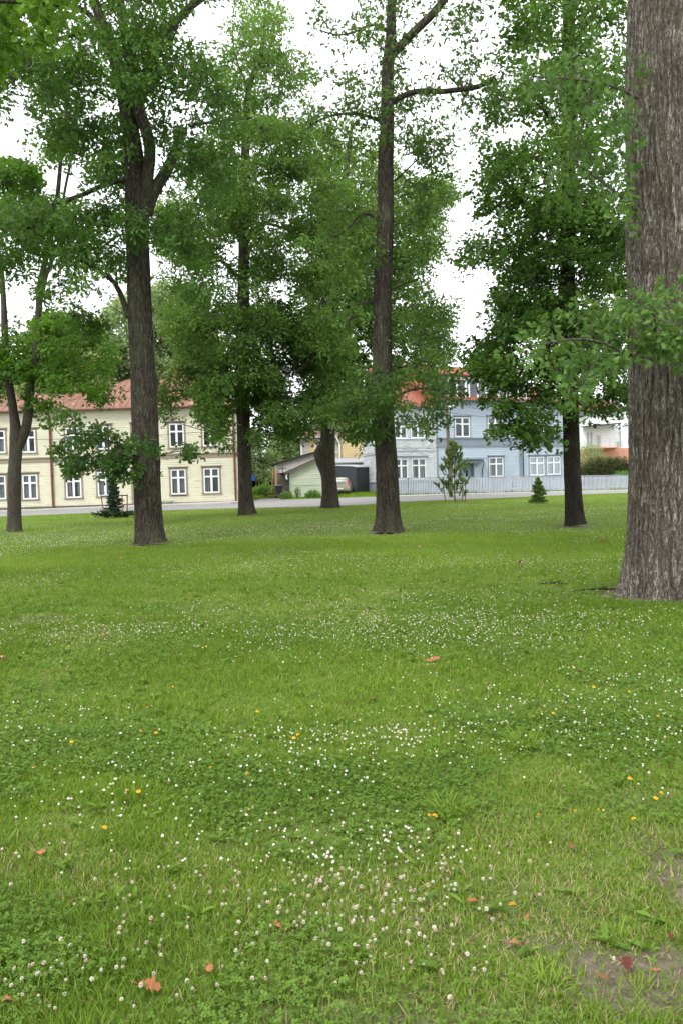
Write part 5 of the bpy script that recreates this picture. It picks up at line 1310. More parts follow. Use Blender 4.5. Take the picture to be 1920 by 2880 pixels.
def pos_px(x, y): p = G(x, y); return p
NEEDLE = (np.array([(0,-.012,0),(0,.012,0),(1,.006,.05),(1,-.006,.05)], float), [(0,1,2,3)])
def conifer(name, px, py, h, label, cat, mat, seed, rb, whorls, kind):
    p = G(px, py); g = np.random.default_rng(seed)
    t = empty(name, (p.x, p.y, 0), 0, label, cat, 'young conifers planted on the lawn')
    m = MB(); P = []; Dv = []
    m.tube([(0,0,-.05),(.02,0,h*.5),(0,.01,h)], [.035 if h > 2 else .025, .022, .006], 7)
    def needles(a, b, n, rad):
        for k in range(n):
            f = g.random(); q = a+(b-a)*f; P.append(q); ax = (b-a)/(np.linalg.norm(b-a)+1e-6)
            r = g.normal(size=3); r /= np.linalg.norm(r); v = ax*(.55 if kind == 'spruce' else .8) + r*.75; Dv.append(v/np.linalg.norm(v))
    for i in range(whorls):
        f = (i+.4)/whorls; z0_ = h*(f**.9)*.97
        L0 = rb*((1-f)**(.8 if kind == 'spruce' else .6))*g.uniform(.75, 1.15)+.05
        if kind == 'spruce': L0 = L0*((1.45 if f < .12 else .72) if h > 2 else (.95-.1*f))
        nb = 7 if kind == 'spruce' else 6
        for k in range(nb):
            z = z0_+g.normal(0, h/whorls*.35); z = max(z, .06); a = 2*PI*(k+g.uniform(-.25,.25))/nb + i*1.3; L = L0*g.uniform(.6, 1.15)
            rise = (.15 if kind == 'spruce' else .75)+.3*f
            A = np.array([0,0,z]); M_ = np.array([math.cos(a)*L*.6, math.sin(a)*L*.6, z+L*rise*.3]); E = np.array([math.cos(a)*L, math.sin(a)*L, z+L*rise*(.5 if kind == 'spruce' else 1.0)])
            m.tube([A, M_, E], [.011, .008, .004], 4, cap=False)
            nn = int((420 if kind == 'spruce' else 300)*L)
            if kind == 'spruce':
                needles(A*.7+M_*.3, M_, nn//2, .05); needles(M_, E, nn, .05)
                for s_ in range(int(2+L*5)):
                    q = A+(E-A)*g.uniform(.3, .95); v = np.array([g.normal(), g.normal(), g.normal()*.25]); v = v/np.linalg.norm(v)*L*.3
                    m.tube([q, q+v], [.005, .003], 3, cap=False); needles(q, q+v, int(nn*.35), .05)
            else:
                needles(M_, E, nn, .1)
                for s_ in range(4):
                    q = M_+(E-M_)*g.uniform(.1, .9); v = np.array([g.normal()*.5, g.normal()*.5, abs(g.normal())*.6+.35]); v = v/np.linalg.norm(v)*.24
                    m.tube([q, q+v], [.008, .005], 4, cap=False); needles(q, q+v, 120, .1)
    if kind == 'pine': needles(np.array([0,0,h-.45]), np.array([0,0,h+.05]), 160, .1)
    m.build('trunk', M_barkD, t)
    P = np.array(P); Dv = np.array(Dv); n = len(P)
    ln = (.05 if kind == 'spruce' else .11)*g.uniform(.7, 1.2, n)
    X = Dv; up = np.array([0,0,1.]) + g.normal(0,.4,(n,3)); Y = np.cross(up, X); Y /= np.linalg.norm(Y, axis=1)[:, None]+1e-6; Z = np.cross(X, Y)
    R = np.stack([X, Y, Z], 2)
    S = np.stack([ln, np.full(n, .8 if kind == 'spruce' else .62), np.full(n, 1.)*.1], 1)
    scatter('needles', NEEDLE, P, R, S, mat, t, np.clip(g.normal(.5, .22, n), 0, 1))
    return t, p
LF_spruce = mat_leaf('spruce_needle', (.025,.055,.028,1), (.09,.15,.07,1), .12)
LF_spruceL = mat_leaf('spruce_needle_light', (.06,.13,.035,1), (.22,.34,.09,1), .2)
LF_pine = mat_leaf('pine_needle', (.10,.15,.06,1), (.32,.42,.17,1), .25)
M_stake = mat_plain('stake_wood', srgb(150, 104, 66), .8, .2)
M_strap = mat_plain('black_strap', (.02,.02,.022,1), .7)
def stakes(p, spots, h, label, strap_h):
    t = empty('tree_stakes', (p.x, p.y, 0), 0, label, 'tree stakes', 'stakes holding young conifers')
    tops = []
    for (x, y, lx) in spots:
        m = MB(); m.tube([(x+lx, y, -.05), (x, y, h)], [.03, .03], 7); m.build('stake', M_stake, t); tops.append((x+lx*(1-strap_h/h), y, strap_h))
    m = MB(); 
    for i in range(len(tops)):
        a, b_ = Vector(tops[i]), Vector(tops[(i+1) % len(tops)])
        d_ = (b_-a).normalized(); s_ = Vector((-d_.y, d_.x, 0))*.012
        m.slab([a-s_-Vector((0,0,.03)), b_-s_-Vector((0,0,.03)), b_-s_+Vector((0,0,.03)), a-s_+Vector((0,0,.03))], s_*2)
    m.build('strap', M_strap, t)
t, p = conifer('young_spruce', 324, 1456, 2.3, 'dark slender young spruce between stakes before the cream house', 'spruce', LF_spruce, 61, .66, 26, 'spruce')
stakes(p, [(-.62,-.1,.12),(.60,.25,-.05),(.50,-.35,-.04)], 1.15, 'wooden stakes and black strap round the slender spruce near the cream house', 1.1)
t, p = conifer('young_pine', 1278, 1411, 3.55, 'young pine with upright candles supported by stakes in front of the blue house door', 'pine', LF_pine, 62, 1.05, 9, 'pine')
stakes(p, [(-.75,-.05,.18),(.42,-.4,-.02),(.72,.25,-.03)], 1.25, 'wooden stakes with black strap around the young pine', 1.12)
conifer('young_spruce', 1513, 1416, 1.42, 'small light green bushy spruce on the lawn left of the linden trunk', 'spruce', LF_spruceL, 63, .52, 18, 'spruce')

# ================================================================ ground
edge_px = [(-900,1489),(-200,1461),(61,1451),(457,1436),(671,1429.6),(900,1425),(1055,1418),(1122,1412.6),(1400,1402.4),(1772,1384),(2100,1371),(2600,1350)]
EP = [G(x, y) for x, y in edge_px]
eX = np.array([p.x for p in EP]); eY = np.array([p.y for p in EP])
o_ = np.argsort(eX); eX, eY = eX[o_], eY[o_]
def Yn(X): return np.interp(X, eX, eY)
fX = np.array([-80,-7.4,-7.3, FEN.p0.x-.01, FEN.p0.x, fB.x, 80]); fY = np.array([59.9,60.3,60.9,61.2,FEN.p0.y-.1, fB.y-.1, fB.y+30])
def Yf(X): return np.interp(X, fX, fY)

def soil(X, Y):
    """bare earth: 1 = bare"""
    s = np.zeros_like(np.asarray(X, float))
    n = fbm(X, Y, 2.5, 4, 3); n2 = fbm(X, Y, 7.0, 3, 8)
    def patch(px, py, rx, ry, k=1.0):
        nonlocal s
        q = G(px, py); d = np.sqrt(((X-q.x)/rx)**2+((Y-q.y)/ry)**2) + (n-.5)*1.3 + (n2-.5)*.6
        s = np.maximum(s, k*(1-sstep(.55, 1.1, d)))
    patch(1925, 2470, .22, .50, .9); patch(1800, 2740, .27, .20, .9); patch(1530, 2660, .15, .06, .7); patch(1880, 2250, .35, .2, .4); patch(1150, 2840, .5, .12, .45)
    patch(1400, 2560, .6, .35, .25); patch(800, 2650, .06, .04, .7)
    patch(130, 1742, .5, .45, .75); patch(1690, 1665, .42, .25, .9); patch(40, 1502, .5, .45, .8)
    for t_, r in ((T7, 1.02), (T5, .62), (T2, .60), (T3, .62), (T6, .66), (T4, .7), (T1, .36)):
        x0, y0 = t_.location.x, t_.location.y
        d = np.sqrt((X-x0)**2+(Y-y0)**2)/r + (n-.5)*.35
        s = np.maximum(s, .95*(1-sstep(.82, 1.08, d)))
    return np.clip(s, 0, 1)

def m_ground():
    t = NT('lawn_ground')
    v = t.coord('Object')
    at_ = t.n('ShaderNodeAttribute'); at_.attribute_name = 'tint'
    a = t.noise(v, .35, 4); b_ = t.noise(v, 9, 5, .7); c = t.noise(v, 60, 4, .7)
    g1 = t.ramp(a, [(.3, (.090,.155,.026)), (.5, (.125,.195,.034)), (.72, (.160,.230,.042))])
    g2 = t.ramp(b_, [(.3, (.45,.45,.40)), (.6, (1,1,1)), (.85, (1.25,1.2,1.0))])
    gr = t.mix(1.0, g1, g2, 'MULTIPLY')
    gr = t.mix(t.ramp(c, [(.45,(0,0,0)),(.7,(.5,.5,.5))]), gr, (.10,.085,.045,1))
    so = t.ramp(t.noise(v, 25, 6, .7), [(.25, (.075,.058,.045)), (.55, (.17,.135,.11)), (.8, (.26,.215,.18))])
    col = t.mix(at_.outputs['Fac'], gr, so)
    h = t.math('ADD', t.noise(v, 40, 6, .7), t.math('MULTIPLY', t.noise(v, 9, 3), 1.0))
    return t.done(t.bsdf(col, .95, t.bump(h, .8, .02), .1).outputs[0])
M_ground = m_ground()
ys = np.concatenate([np.array([-60,-30,-15,-6,-2,0,1.2]), np.geomspace(1.9, 56, 230), np.linspace(57, 112, 50), np.geomspace(118, 1600, 26)])
nx = 241; uu = np.linspace(-1, 1, nx); uu = np.sign(uu)*(.35*np.abs(uu)+.65*np.abs(uu)**3)
YY, UU = np.meshgrid(ys, uu, indexing='ij')
half = np.maximum(1.5, .52*np.abs(YY)+.4)*2.6 + np.where(YY < 1.5, 12, 0) + np.where(YY > 100, YY*.8, 0)
XX = UU*half
ZZ = Zg(XX, YY); S_ = soil(XX, YY)
near = (YY > 1) & (YY < 40)
ZZ = ZZ + np.where(near, (fbm(XX, YY, 1.2, 3, 5)-.5)*.035*sstep(1, 3, YY)*(1-sstep(30, 40, YY)), 0)
ZZ = ZZ - np.where((YY < 30), S_*.012, 0) 
def Zl(X, Y):
    z = Zg(X, Y); k = (Y > 1) & (Y < 40)
    return z + np.where(k, (fbm(X, Y, 1.2, 3, 5)-.5)*.035*sstep(1, 3, Y)*(1-sstep(30, 40, Y)), 0)
idx = np.arange(XX.size).reshape(XX.shape)
Q = np.stack([idx[:-1,:-1], idx[:-1,1:], idx[1:,1:], idx[1:,:-1]], -1).reshape(-1, 4)
gr = np_mesh('ground', np.stack([XX, YY, ZZ], -1).reshape(-1, 3), Q.ravel(), np.arange(len(Q))*4, M_ground, None, True, S_.ravel())
gr['kind'] = 'structure'

# road + pavement
def strip(name, x0, x1, fa, fb, zo, mat, n=120, skirt=0):
    xs = np.linspace(x0, x1, n); m = MB(); k = 5
    for i in range(n-1):
        for j in range(k):
            P = []
            for (xx, jj) in ((xs[i], j), (xs[i+1], j), (xs[i+1], j+1), (xs[i], j+1)):
                a, b_ = float(fa(xx)), float(fb(xx)); y = a+(b_-a)*jj/k; P.append((xx, y, zg(xx, y)+zo))
            m.quad(*P)
        if skirt:
            P = [(xs[i], float(fa(xs[i]))), (xs[i+1], float(fa(xs[i+1])))]
            m.quad((*P[0], zg(*P[0])+zo-skirt), (*P[1], zg(*P[1])+zo-skirt), (*P[1], zg(*P[1])+zo), (*P[0], zg(*P[0])+zo))
    o = m.build(name, mat); o['kind'] = 'structure'; return o
def m_asph(name, lo, hi, sc=1.2):
    t = NT(name); v = t.coord('Object')
    a = t.noise(t.coord('Object', scale=(.3,1,1)), sc, 5, .65); b_ = t.noise(v, 40, 3)
    col = t.ramp(t.math('ADD', t.math('MULTIPLY', a, .8), t.math('MULTIPLY', b_, .2)), [(.3, lo), (.7, hi)])
    return t.done(t.bsdf(col, .85, t.bump(b_, .5, .005), .3).outputs[0])
M_road = m_asph('asphalt', (.17,.166,.16), (.27,.263,.254))
M_pave = m_asph('pavement', (.34,.33,.315), (.46,.45,.43))
strip('road', -60, 60, lambda x: Yn(x), lambda x: Yf(x)-2.0, .012, M_road)
strip('pavement', -60, -7.3, lambda x: Yf(x)-1.99, lambda x: Yf(x)+.2, .10, M_pave, skirt=.12)
strip('pavement', FEN.p0.x-.2, 60, lambda x: Yf(x)-1.99, lambda x: Yf(x)+.2, .10, M_pave, skirt=.12)
strip('driveway_apron', -7.28, FEN.p0.x-.22, lambda x: Yf(x)-1.99, lambda x: Yf(x)+.5+.3*math.sin(x*1.7), .016, M_road)
m = MB()
c_ = [G(716, 1417), G(812, 1417)]
pa = W(716,1410,61.5); pb = W(815,1410,61.5); pc = W(800,1400,67); pd = W(735,1398,68)
m.poly([(q.x, q.y, zg(q.x, q.y)+.02) for q in (pa, pb, pc, pd)]); o = m.build('gravel_drive', m_asph('gravel', (.16,.145,.13), (.30,.27,.25), 6)); o['kind'] = 'structure'

# ================================================================ grass and flowers
LF_grass = mat_leaf('grass_blade', (.055,.112,.014,1), (.225,.335,.040,1), .32, .6, .08)
LF_dry = mat_leaf('dry_blade', (.20,.17,.075,1), (.42,.36,.18,1), .2, .6)
LF_clover = mat_leaf('clover_leaf', (.060,.122,.020,1), (.160,.262,.042,1), .28, .6, .10)
B3 = (np.array([(0,-.5,0),(0,.5,0),(.22,.36,.55),(.22,-.36,.55),(.62,0,1.0)], float), [(0,1,2,3),(3,2,4)])
B1 = (np.array([(0,-.5,0),(0,.5,0),(.35,0,1.0)], float), [(0,1,2)])
def wedge(g, n, y0, y1, m=1.06):
    y = np.sqrt(g.uniform(y0*y0, y1*y1, n)); x = g.uniform(-1, 1, n)*(.415*y*m+.12)
    return x, y
def green_zone(x, y): return fbm(x, y, .55, 4, 21)
def dryness(x, y):
    """yellowish, trampled grass: towards the lower right of the view and in loose patches"""
    q = G(1500, 2500); d = np.sqrt(((x-q.x)/1.3)**2+((y-q.y)/1.1)**2)
    k = .75*(1-sstep(.3, 1.3, d)) + .9*sstep(.55, .78, fbm(x, y, .8, 4, 33))*(1-sstep(7, 16, y))
    q = G(1700, 2250); d = np.sqrt(((x-q.x)/1.2)**2+((y-q.y)/.9)**2); k = np.maximum(k, .5*(1-sstep(.3, 1.2, d)))
    return np.clip(k, 0, 1)
def clover_zone(x, y): return sstep(.47, .60, fbm(x, y, .9, 3, 55) + .12*(1-sstep(3, 6, y))*(1-sstep(.0, .9, x)))
lawn = empty('dummy', (0,0,0)); bpy.data.objects.remove(lawn)
def grass(name, n, y0, y1, h, w, tmpl, seed, label, keep=1.0):
    g = np.random.default_rng(seed); x, y = wedge(g, n, y0, y1)
    so = soil(x, y); cl = clover_zone(x, y) if y0 < 9 else np.zeros(n)
    tuft = fbm(x, y, 5.0, 2, 7)
    ok = (g.random(n) > so*.86) & (g.random(n) > cl*.45) & (y < Yn(x)-.05) & (g.random(n) < .45+1.1*tuft)
    for t_ in (T7, T5, T2, T3, T6, T4, T1):
        r = {id(T7): .80, id(T2): .42, id(T5): .40}.get(id(t_), .34)
        ok &= (x-t_.location.x)**2+(y-t_.location.y)**2 > r*r
    x, y = x[ok], y[ok]; k = len(x); dr = dryness(x, y)
    P = np.stack([x, y, Zl(x, y)-.004], 1)
    z = green_zone(x, y)
    hh = h*g.uniform(.45, 1.25, k)*(.65+.7*vnoise(x, y, 3.5, 4))*(1-.35*dr)
    R = rotmats(g.uniform(0, 2*PI, k), g.normal(0, .28, k), g.normal(.05, .30, k)+.5*(g.random(k) < .15))
    S = np.stack([hh, w*g.uniform(.6, 1.5, k), hh], 1)
    isdry = g.random(k) < (.06+.42*dr)
    ti = np.clip(.12+.62*z+g.normal(0, .14, k)+.14*dr+.30*sstep(12, 40, y), 0, 1)
    a = scatter(name, tmpl, P[~isdry], R[~isdry], S[~isdry], LF_grass, None, ti[~isdry], kind='stuff'); tag(a, label, 'grass')
    b_ = scatter('dry_grass', tmpl, P[isdry], R[isdry], S[isdry]*np.array([1,1,.75]), LF_dry, None, ti[isdry], kind='stuff'); tag(b_, 'straw-coloured dry blades among the '+label.split(' ', 1)[1], 'dry grass')
grass('grass', 135000, 2.1, 4.6, .050, .0042, B3, 71, 'short green grass in the foreground of the lawn')
grass('grass', 155000, 4.6, 10, .053, .0062, B3, 72, 'short green grass in the front half of the lawn')
grass('grass', 170000, 10, 22, .062, .012, B1, 73, 'short green grass on the middle of the lawn')
grass('grass', 130000, 22, 60, .06, .026, B1, 74, 'short green grass on the far lawn up to the road')
# grass tussocks and broad leaved weeds near the camera
g = np.random.default_rng(80)
def tussock(px, py, n, rad, h, seed, label):
    g = np.random.default_rng(seed); q = G(px, py)
    a = g.uniform(0, 2*PI, n); r = rad*np.sqrt(g.random(n))
    P = np.stack([np.cos(a)*r*.4, np.sin(a)*r*.4, np.zeros(n)], 1)
    R = rotmats(a+g.normal(0,.4,n), g.normal(0,.25,n), np.abs(g.normal(.35,.3,n))); hh = h*g.uniform(.5,1.2,n)
    o = scatter('grass_tussock', B3, P, R, np.stack([hh, np.full(n,.0045), hh], 1), LF_grass, None, np.clip(g.normal(.72,.15,n),0,1))
    o.location = (q.x, q.y, float(Zl(q.x, q.y))); tag(o, label, 'grass tuft', 'taller tufts in the lawn')
tussock(1545, 2790, 90, .20, .062, 1, 'fresh green grass tussock in the near foreground, left of the bare earth')
tussock(1740, 2650, 40, .12, .06, 2, 'small grass tussock above the dark red curled leaf')
tussock(1800, 2790, 24, .10, .055, 3, 'thin grass tuft growing in the bare earth at the lower right')
tussock(1470, 2100, 200, .20, .11, 4, 'dark green tall tuft below the yellow flowers on the right')
tussock(1260, 2290, 200, .16, .10, 5, 'dense grass tuft beside the orange dandelion pair')
CLV = []
for k in range(3):
    a = 2*PI*k/3; c, s = math.cos(a), math.sin(a)
    for (t, w) in ((0,0),(.55,-.42),(1,-.25),(.9,0),(1,.25),(.55,.42)): CLV.append((t*c-w*s, t*s+w*c, .12*abs(w)+.05*t))
CLOVER = (np.array(CLV, float), [tuple(range(6*k, 6*k+6)) for k in range(3)])
g = np.random.default_rng(81)
for (n, y0, y1, sz) in ((60000, 2.1, 5.2, .0105), (42000, 5.2, 11, .0145)):
    x, y = wedge(g, n, y0, y1); ok = (g.random(n) < .06+.94*clover_zone(x, y)) & (g.random(n) > soil(x, y)*.97) & (g.random(n) > dryness(x, y)*.75)
    x, y = x[ok], y[ok]; k = len(x)
    P = np.stack([x, y, Zl(x, y)+g.uniform(.018, .052, k)], 1)
    R = rotmats(g.uniform(0, 2*PI, k), g.normal(0, .35, k), g.normal(0, .35, k))
    o = scatter('clover_leaves', CLOVER, P, R, sz*g.uniform(.7, 1.3, k), LF_clover, None, np.clip(.5+.5*(fbm(x, y, 2, 3, 90)-.5)+g.normal(0, .16, k), 0, 1), kind='stuff')
    tag(o, 'three-lobed clover leaves carpeting the '+('near' if y0 < 3 else 'further')+' lawn', 'clover')
# broad weeds (plantain, dandelion rosettes)
BROAD = half_leaf([(.2,.08),(.5,.16),(.8,.12)], .35, .25)
x, y = wedge(g, 900, 2.4, 14); a = np.repeat(np.arange(len(x)), 6); n = len(a)
yaw = g.uniform(0, 2*PI, n); P = np.stack([x[a], y[a], Zl(x[a], y[a])+.006], 1)
R = rotmats(yaw, g.normal(0,.2,n), -np.abs(g.normal(.55,.3,n)))
ok = g.random(len(x)) > soil(x, y)*.6; ok = ok[a]
o = scatter('broad_weeds', BROAD, P[ok], R[ok], g.uniform(.035,.085,ok.sum()), LF_clover, None, np.clip(g.normal(.62,.2,ok.sum()),0,1), kind='stuff'); tag(o, 'broad-leaved plantain and dandelion rosettes in the lawn', 'weeds')
# soil crumbs
x, y = wedge(g, 52000, 2.2, 12, 1.1); s_ = soil(x, y); ok = g.random(len(x)) < s_*s_; x, y = x[ok], y[ok]; k = len(x)
CR = (np.array([(1,0,0),(-.3,.9,.1),(-.6,-.7,0),(0,0,.9),(.2,.1,-.6)], float), [(0,1,3),(1,2,3),(2,0,3),(1,0,4),(2,1,4),(0,2,4)])
t_s = NT('soil_crumb'); M_soil = t_s.done(t_s.bsdf(t_s.ramp(t_s.noise(t_s.coord('Object'), 30, 3), [(.3,(.10,.078,.06)),(.7,(.24,.195,.16))]), .95).outputs[0])
o = scatter('soil_crumbs', CR, np.stack([x, y, Zl(x, y)-.008], 1), rotmats(*[g.uniform(0, 6.28, k) for _ in range(3)]), .0055*g.lognormal(0, .6, k), M_soil, None, None, kind='stuff'); tag(o, 'greyish brown crumbs of bare earth in the worn patches', 'soil')

# white clover blossoms
def blossom_density(x, y):
    d = .05*sstep(.46, .66, fbm(x*1.0, y*.45, .42, 4, 101)) + .9*sstep(.56, .72, fbm(x, y*.5, .5, 4, 131))
    d = d*(sstep(8, 15, y)*.95+.06)*(1-.25*sstep(35, 52, y))
    for (px, py, rx, ry, k) in ((880,2120,.9,.55,.55),(1120,2100,.4,.3,.5),(1000,2440,.50,.38,.75),(560,2540,.75,.45,.36),(1180,2600,.28,.35,.6),(1680,1990,1.2,.9,.8),(350,1770,1.2,.9,1.1),(700,1600,2.2,1.6,1.0),(1150,1720,2.6,1.6,1.0),
                              (1330,1780,1.6,1.0,.9),(80,2040,.5,.5,.8),(100,1760,.9,.6,.7),(1250,1590,2.4,1.4,.9),(120,2790,.3,.15,.8),(420,2810,.5,.12,.35),(900,2560,.6,.45,.4),(480,2240,1.2,.5,.18),(600,1500,9,3,.9),(200,1530,5,2.5,.7),(1450,1445,6,3,.55),(250,2350,.8,.5,.14),(1060,1800,1.2,.6,.7)):
        q = G(px, py); e = ((x-q.x)/rx)**2+((y-q.y)/ry)**2; d = d + k*np.exp(-e*1.3)*(.45+1.1*vnoise(x, y, 3.0, 9))
    return np.clip(d, 0, 1.2)*(1-soil(x, y))
M_petal = mat_plain('clover_petal', (.52,.50,.42,1), .7, .1)
M_petalP = mat_plain('clover_faded_petal', (.40,.29,.19,1), .8, .25)
M_stem = mat_plain('flower_stem', (.10,.19,.05,1), .7)
XF = []; 
for (n, y0, y1) in ((6500, 2.3, 5), (7500, 5, 9), (13000, 9, 18), (18000, 18, 30), (17000, 30, 51)):
    x, y = wedge(g, n, y0, y1, 1.03); ok = (g.random(n) < blossom_density(x, y)*.62) & (y < Yn(x)-.3)
    XF.append(np.stack([x[ok], y[ok]], 1))
XF = np.concatenate(XF); XF = XF[np.argsort(XF[:, 1])]
def blossom_mesh(seed):
    g = np.random.default_rng(seed); m = MB(); H = .055
    m.tube([(0,0,0),(.004,.002,H*.5),(0,0,H)], [.0013,.0012,.001], 4, 2)
    for ring_, (z, r, cnt, L) in enumerate(((-.002,.0045,8,.008),(.0,.0075,10,.009),(.003,.0070,9,.008),(.005,.0035,6,.006))):
        for k in range(cnt):
            a = 2*PI*k/cnt+ring_*.3+g.normal(0,.1); up = (-.55,-.1,.4,.9)[ring_]
            d = Vector((math.cos(a), math.sin(a), up)).normalized(); p = Vector((math.cos(a)*r*.4, math.sin(a)*r*.4, H+z)); s = Vector((-math.sin(a), math.cos(a), 0))*.0032
            e = p+d*L*g.uniform(.85,1.2); mi = 1 if ring_ == 0 or g.random() < (0, .45, .15, 0)[ring_] + (.35 if seed in (2, 3) else 0) else 0
            m.poly([p-s*.6, (p+e)/2-s, e, (p+e)/2+s, p+s*.6], mi)
    return m
bm_ = [blossom_mesh(i).build('clover_blossom', [M_petal, M_petalP, M_stem]) for i in range(4)]
N_IND = 300
near_f = XF[:N_IND]; lblC = 'white and pinkish round clover blossom on a thin stem in the near lawn'
for i, (x, y) in enumerate(near_f):
    o = bm_[i] if i < 4 else bm_[i % 4].copy()
    if i >= 4: COL.objects.link(o)
    o.location = (x, y, float(Zl(x, y))); s = random.uniform(.40, .70); o.scale = (s, s, s*random.uniform(.95, 1.25)); o.location.z += .014; o.rotation_euler = (random.gauss(0,.2), random.gauss(0,.2), random.uniform(0, 6.28))
    tag(o, lblC, 'clover flower', 'white clover blossoms nearest in the lawn')
rest = XF[N_IND:]; k = len(rest)
HD = (np.array([(.9,0,.05),(0,.9,.0),(-.9,0,.05),(0,-.9,0),(0,0,1),(0,0,-.75),(.6,.6,.35),(-.6,-.6,.35)], float), [(0,6,4),(6,1,4),(1,2,4),(2,7,4),(7,3,4),(3,0,4),(0,1,6),(2,3,7),(1,0,5),(2,1,5),(3,2,5),(0,3,5)])
cm = NT('clover_heads'); at_ = cm.n('ShaderNodeAttribute'); at_.attribute_name = 'tint'
M_heads = cm.done(cm.bsdf(cm.ramp(at_.outputs['Fac'], [(0, (.30,.22,.14)), (.4, (.44,.39,.30)), (1, (.64,.62,.54))]), .8).outputs[0])
z = Zl(rest[:, 0], rest[:, 1])
o = scatter('clover_blossoms', HD, np.stack([rest[:, 0], rest[:, 1], z+.055+g.uniform(-.012,.012,k)], 1), rotmats(g.uniform(0,6.28,k), g.normal(0,.3,k), g.normal(0,.3,k)), .0074*g.uniform(.5,1.25,k)*(1+.75*sstep(10,40,rest[:, 1])), M_heads, None, np.clip(g.normal(.6,.3,k),0,1), kind='stuff')
tag(o, 'countless small white clover blossoms across the middle and far lawn', 'clover flowers')

# yellow flowers
M_yel = mat_plain('yellow_petal', (.80,.50,.02,1), .6, .1); M_org = mat_plain('orange_centre', (.75,.30,.02,1), .6)
m = MB(); m.tube([(0,0,0),(0,.003,.03),(0,0,.06)], .0015, 4, 2)
for k in range(12):
    a = 2*PI*k/12; L = .014
    c, s = math.cos(a), math.sin(a); m.poly([(0,0,.06),(c*L*.6-s*.004,s*L*.6+c*.004,.063),(c*L,s*L,.064),(c*L*.6+s*.004,s*L*.6-c*.004,.063)], 0)
for k in range(8):
    a = 2*PI*k/8+.2; c, s = math.cos(a), math.sin(a); m.poly([(0,0,.061),(c*.005-s*.003,s*.005+c*.003,.068),(c*.008,s*.008,.070),(c*.005+s*.003,s*.005-c*.003,.068)], 1)
yf = m.build('yellow_flower', [M_yel, M_org, M_stem])
ylist = [(1446,2556,'single large yellow flower in the worn grass at the lower right',1.35),(1208,2292,'orange-yellow flower in the dense tuft right of centre',1.3),(1192,2292,None,.9),(1508,2296,None,1),(1606,2284,None,.9),(1669,2281,None,1),(1800,2303,None,1),(1834,2242,None,1),(1842,2231,None,.9),(1761,2188,None,1),
 (277,2329,'yellow flower in the short grass at the left',1.1),(350,2230,None,1.1),(391,2224,None,1.1),(107,2161,None,1.1),(199,2086,None,1.1),(385,2060,None,1),(429,2060,None,1),(405,1992,None,1.1),(719,2001,None,1.1),(825,2075,None,1.1),(848,2066,None,1),(478,1935,None,1),(584,1886,None,1.1),(390,1851,None,1),(583,1817,None,1),(822,1754,None,1),(200,1816,None,1),(284,1822,None,1),(1220,2032,None,1.1),(1489,2016,None,1),(1531,2006,'one of two close yellow flowers left of the clover patch at the right',1.1),(1545,2007,None,1.1),(1758,1946,'yellow flower inside the clover patch at the right',1.1),(1673,1929,None,1),(1838,2017,None,1.1),(1677,2044,None,1),(1616,1873,None,.9),(683,2180,None,1),(582,2168,None,1)]
first = True
for (px, py, lb, s) in ylist:
    o = yf if first else yf.copy()
    if not first: COL.objects.link(o)
    first = False
    q = G(px, py, .06); o.location = (q.x, q.y, float(Zl(q.x, q.y))); o.scale = (s*.8,s*.8,1); o.rotation_euler = (.35, random.gauss(0,.15), random.uniform(0,6))
    tag(o, lb or 'small yellow flower scattered in the short grass', 'yellow flower', 'yellow flowers in the lawn')

# fallen leaves
M_fl = [mat_plain('fallen_leaf_orange', srgb(172,104,64), .7, .25, 20), mat_plain('fallen_leaf_brown', srgb(132,84,52), .8, .25, 20), mat_plain('fallen_leaf_red', srgb(104,44,36), .8, .3, 20)]
def fallen(px, py, size, mi, label, curl=.5, seed=0):
    size *= .72
    g = np.random.default_rng(seed); m = MB(); out = []
    prof = [(0,.03),(.15,.16),(.25,.10),(.40,.34),(.48,.18),(.62,.40),(.72,.16),(.86,.22),(1,.0)]
    n = len(prof); V = []
    for s in (1, -1):
        for (t, w) in prof:
            w2 = w*g.uniform(.85, 1.15)
            an = curl*2.2*w2; V.append(Vector(((t-.5)*math.cos(curl*(t-.5)), s*math.sin(an)/(2.2*curl+1e-3)*1.0, (1-math.cos(an))/(2.2*curl+1e-3)*1.4+.18*curl*math.sin(t*5+seed)+.03)))
    C = [Vector(((t-.5)*math.cos(curl*(t-.5)), 0, .02+.18*curl*math.sin(t*5+seed))) for t, _ in prof]
    for i in range(n-1):
        m.quad(C[i]*size, V[i]*size, V[i+1]*size, C[i+1]*size); m.quad(C[i+1]*size, V[n+i+1]*size, V[n+i]*size, C[i]*size)
    m.tube([C[0]*size, C[0]*size+Vector((-.35*size, .05*size, .05*size))], [.0016,.001], 4)
    o = m.build('fallen_leaf', M_fl[mi], smooth=True); q = G(px, py, .03); o.location = (q.x, q.y, float(Zl(q.x, q.y))+.032)
    o.rotation_euler = (g.normal(.25,.2), g.normal(0,.25), g.uniform(0,6.28)); tag(o, label, 'fallen leaf', 'dry leaves lying on the lawn')
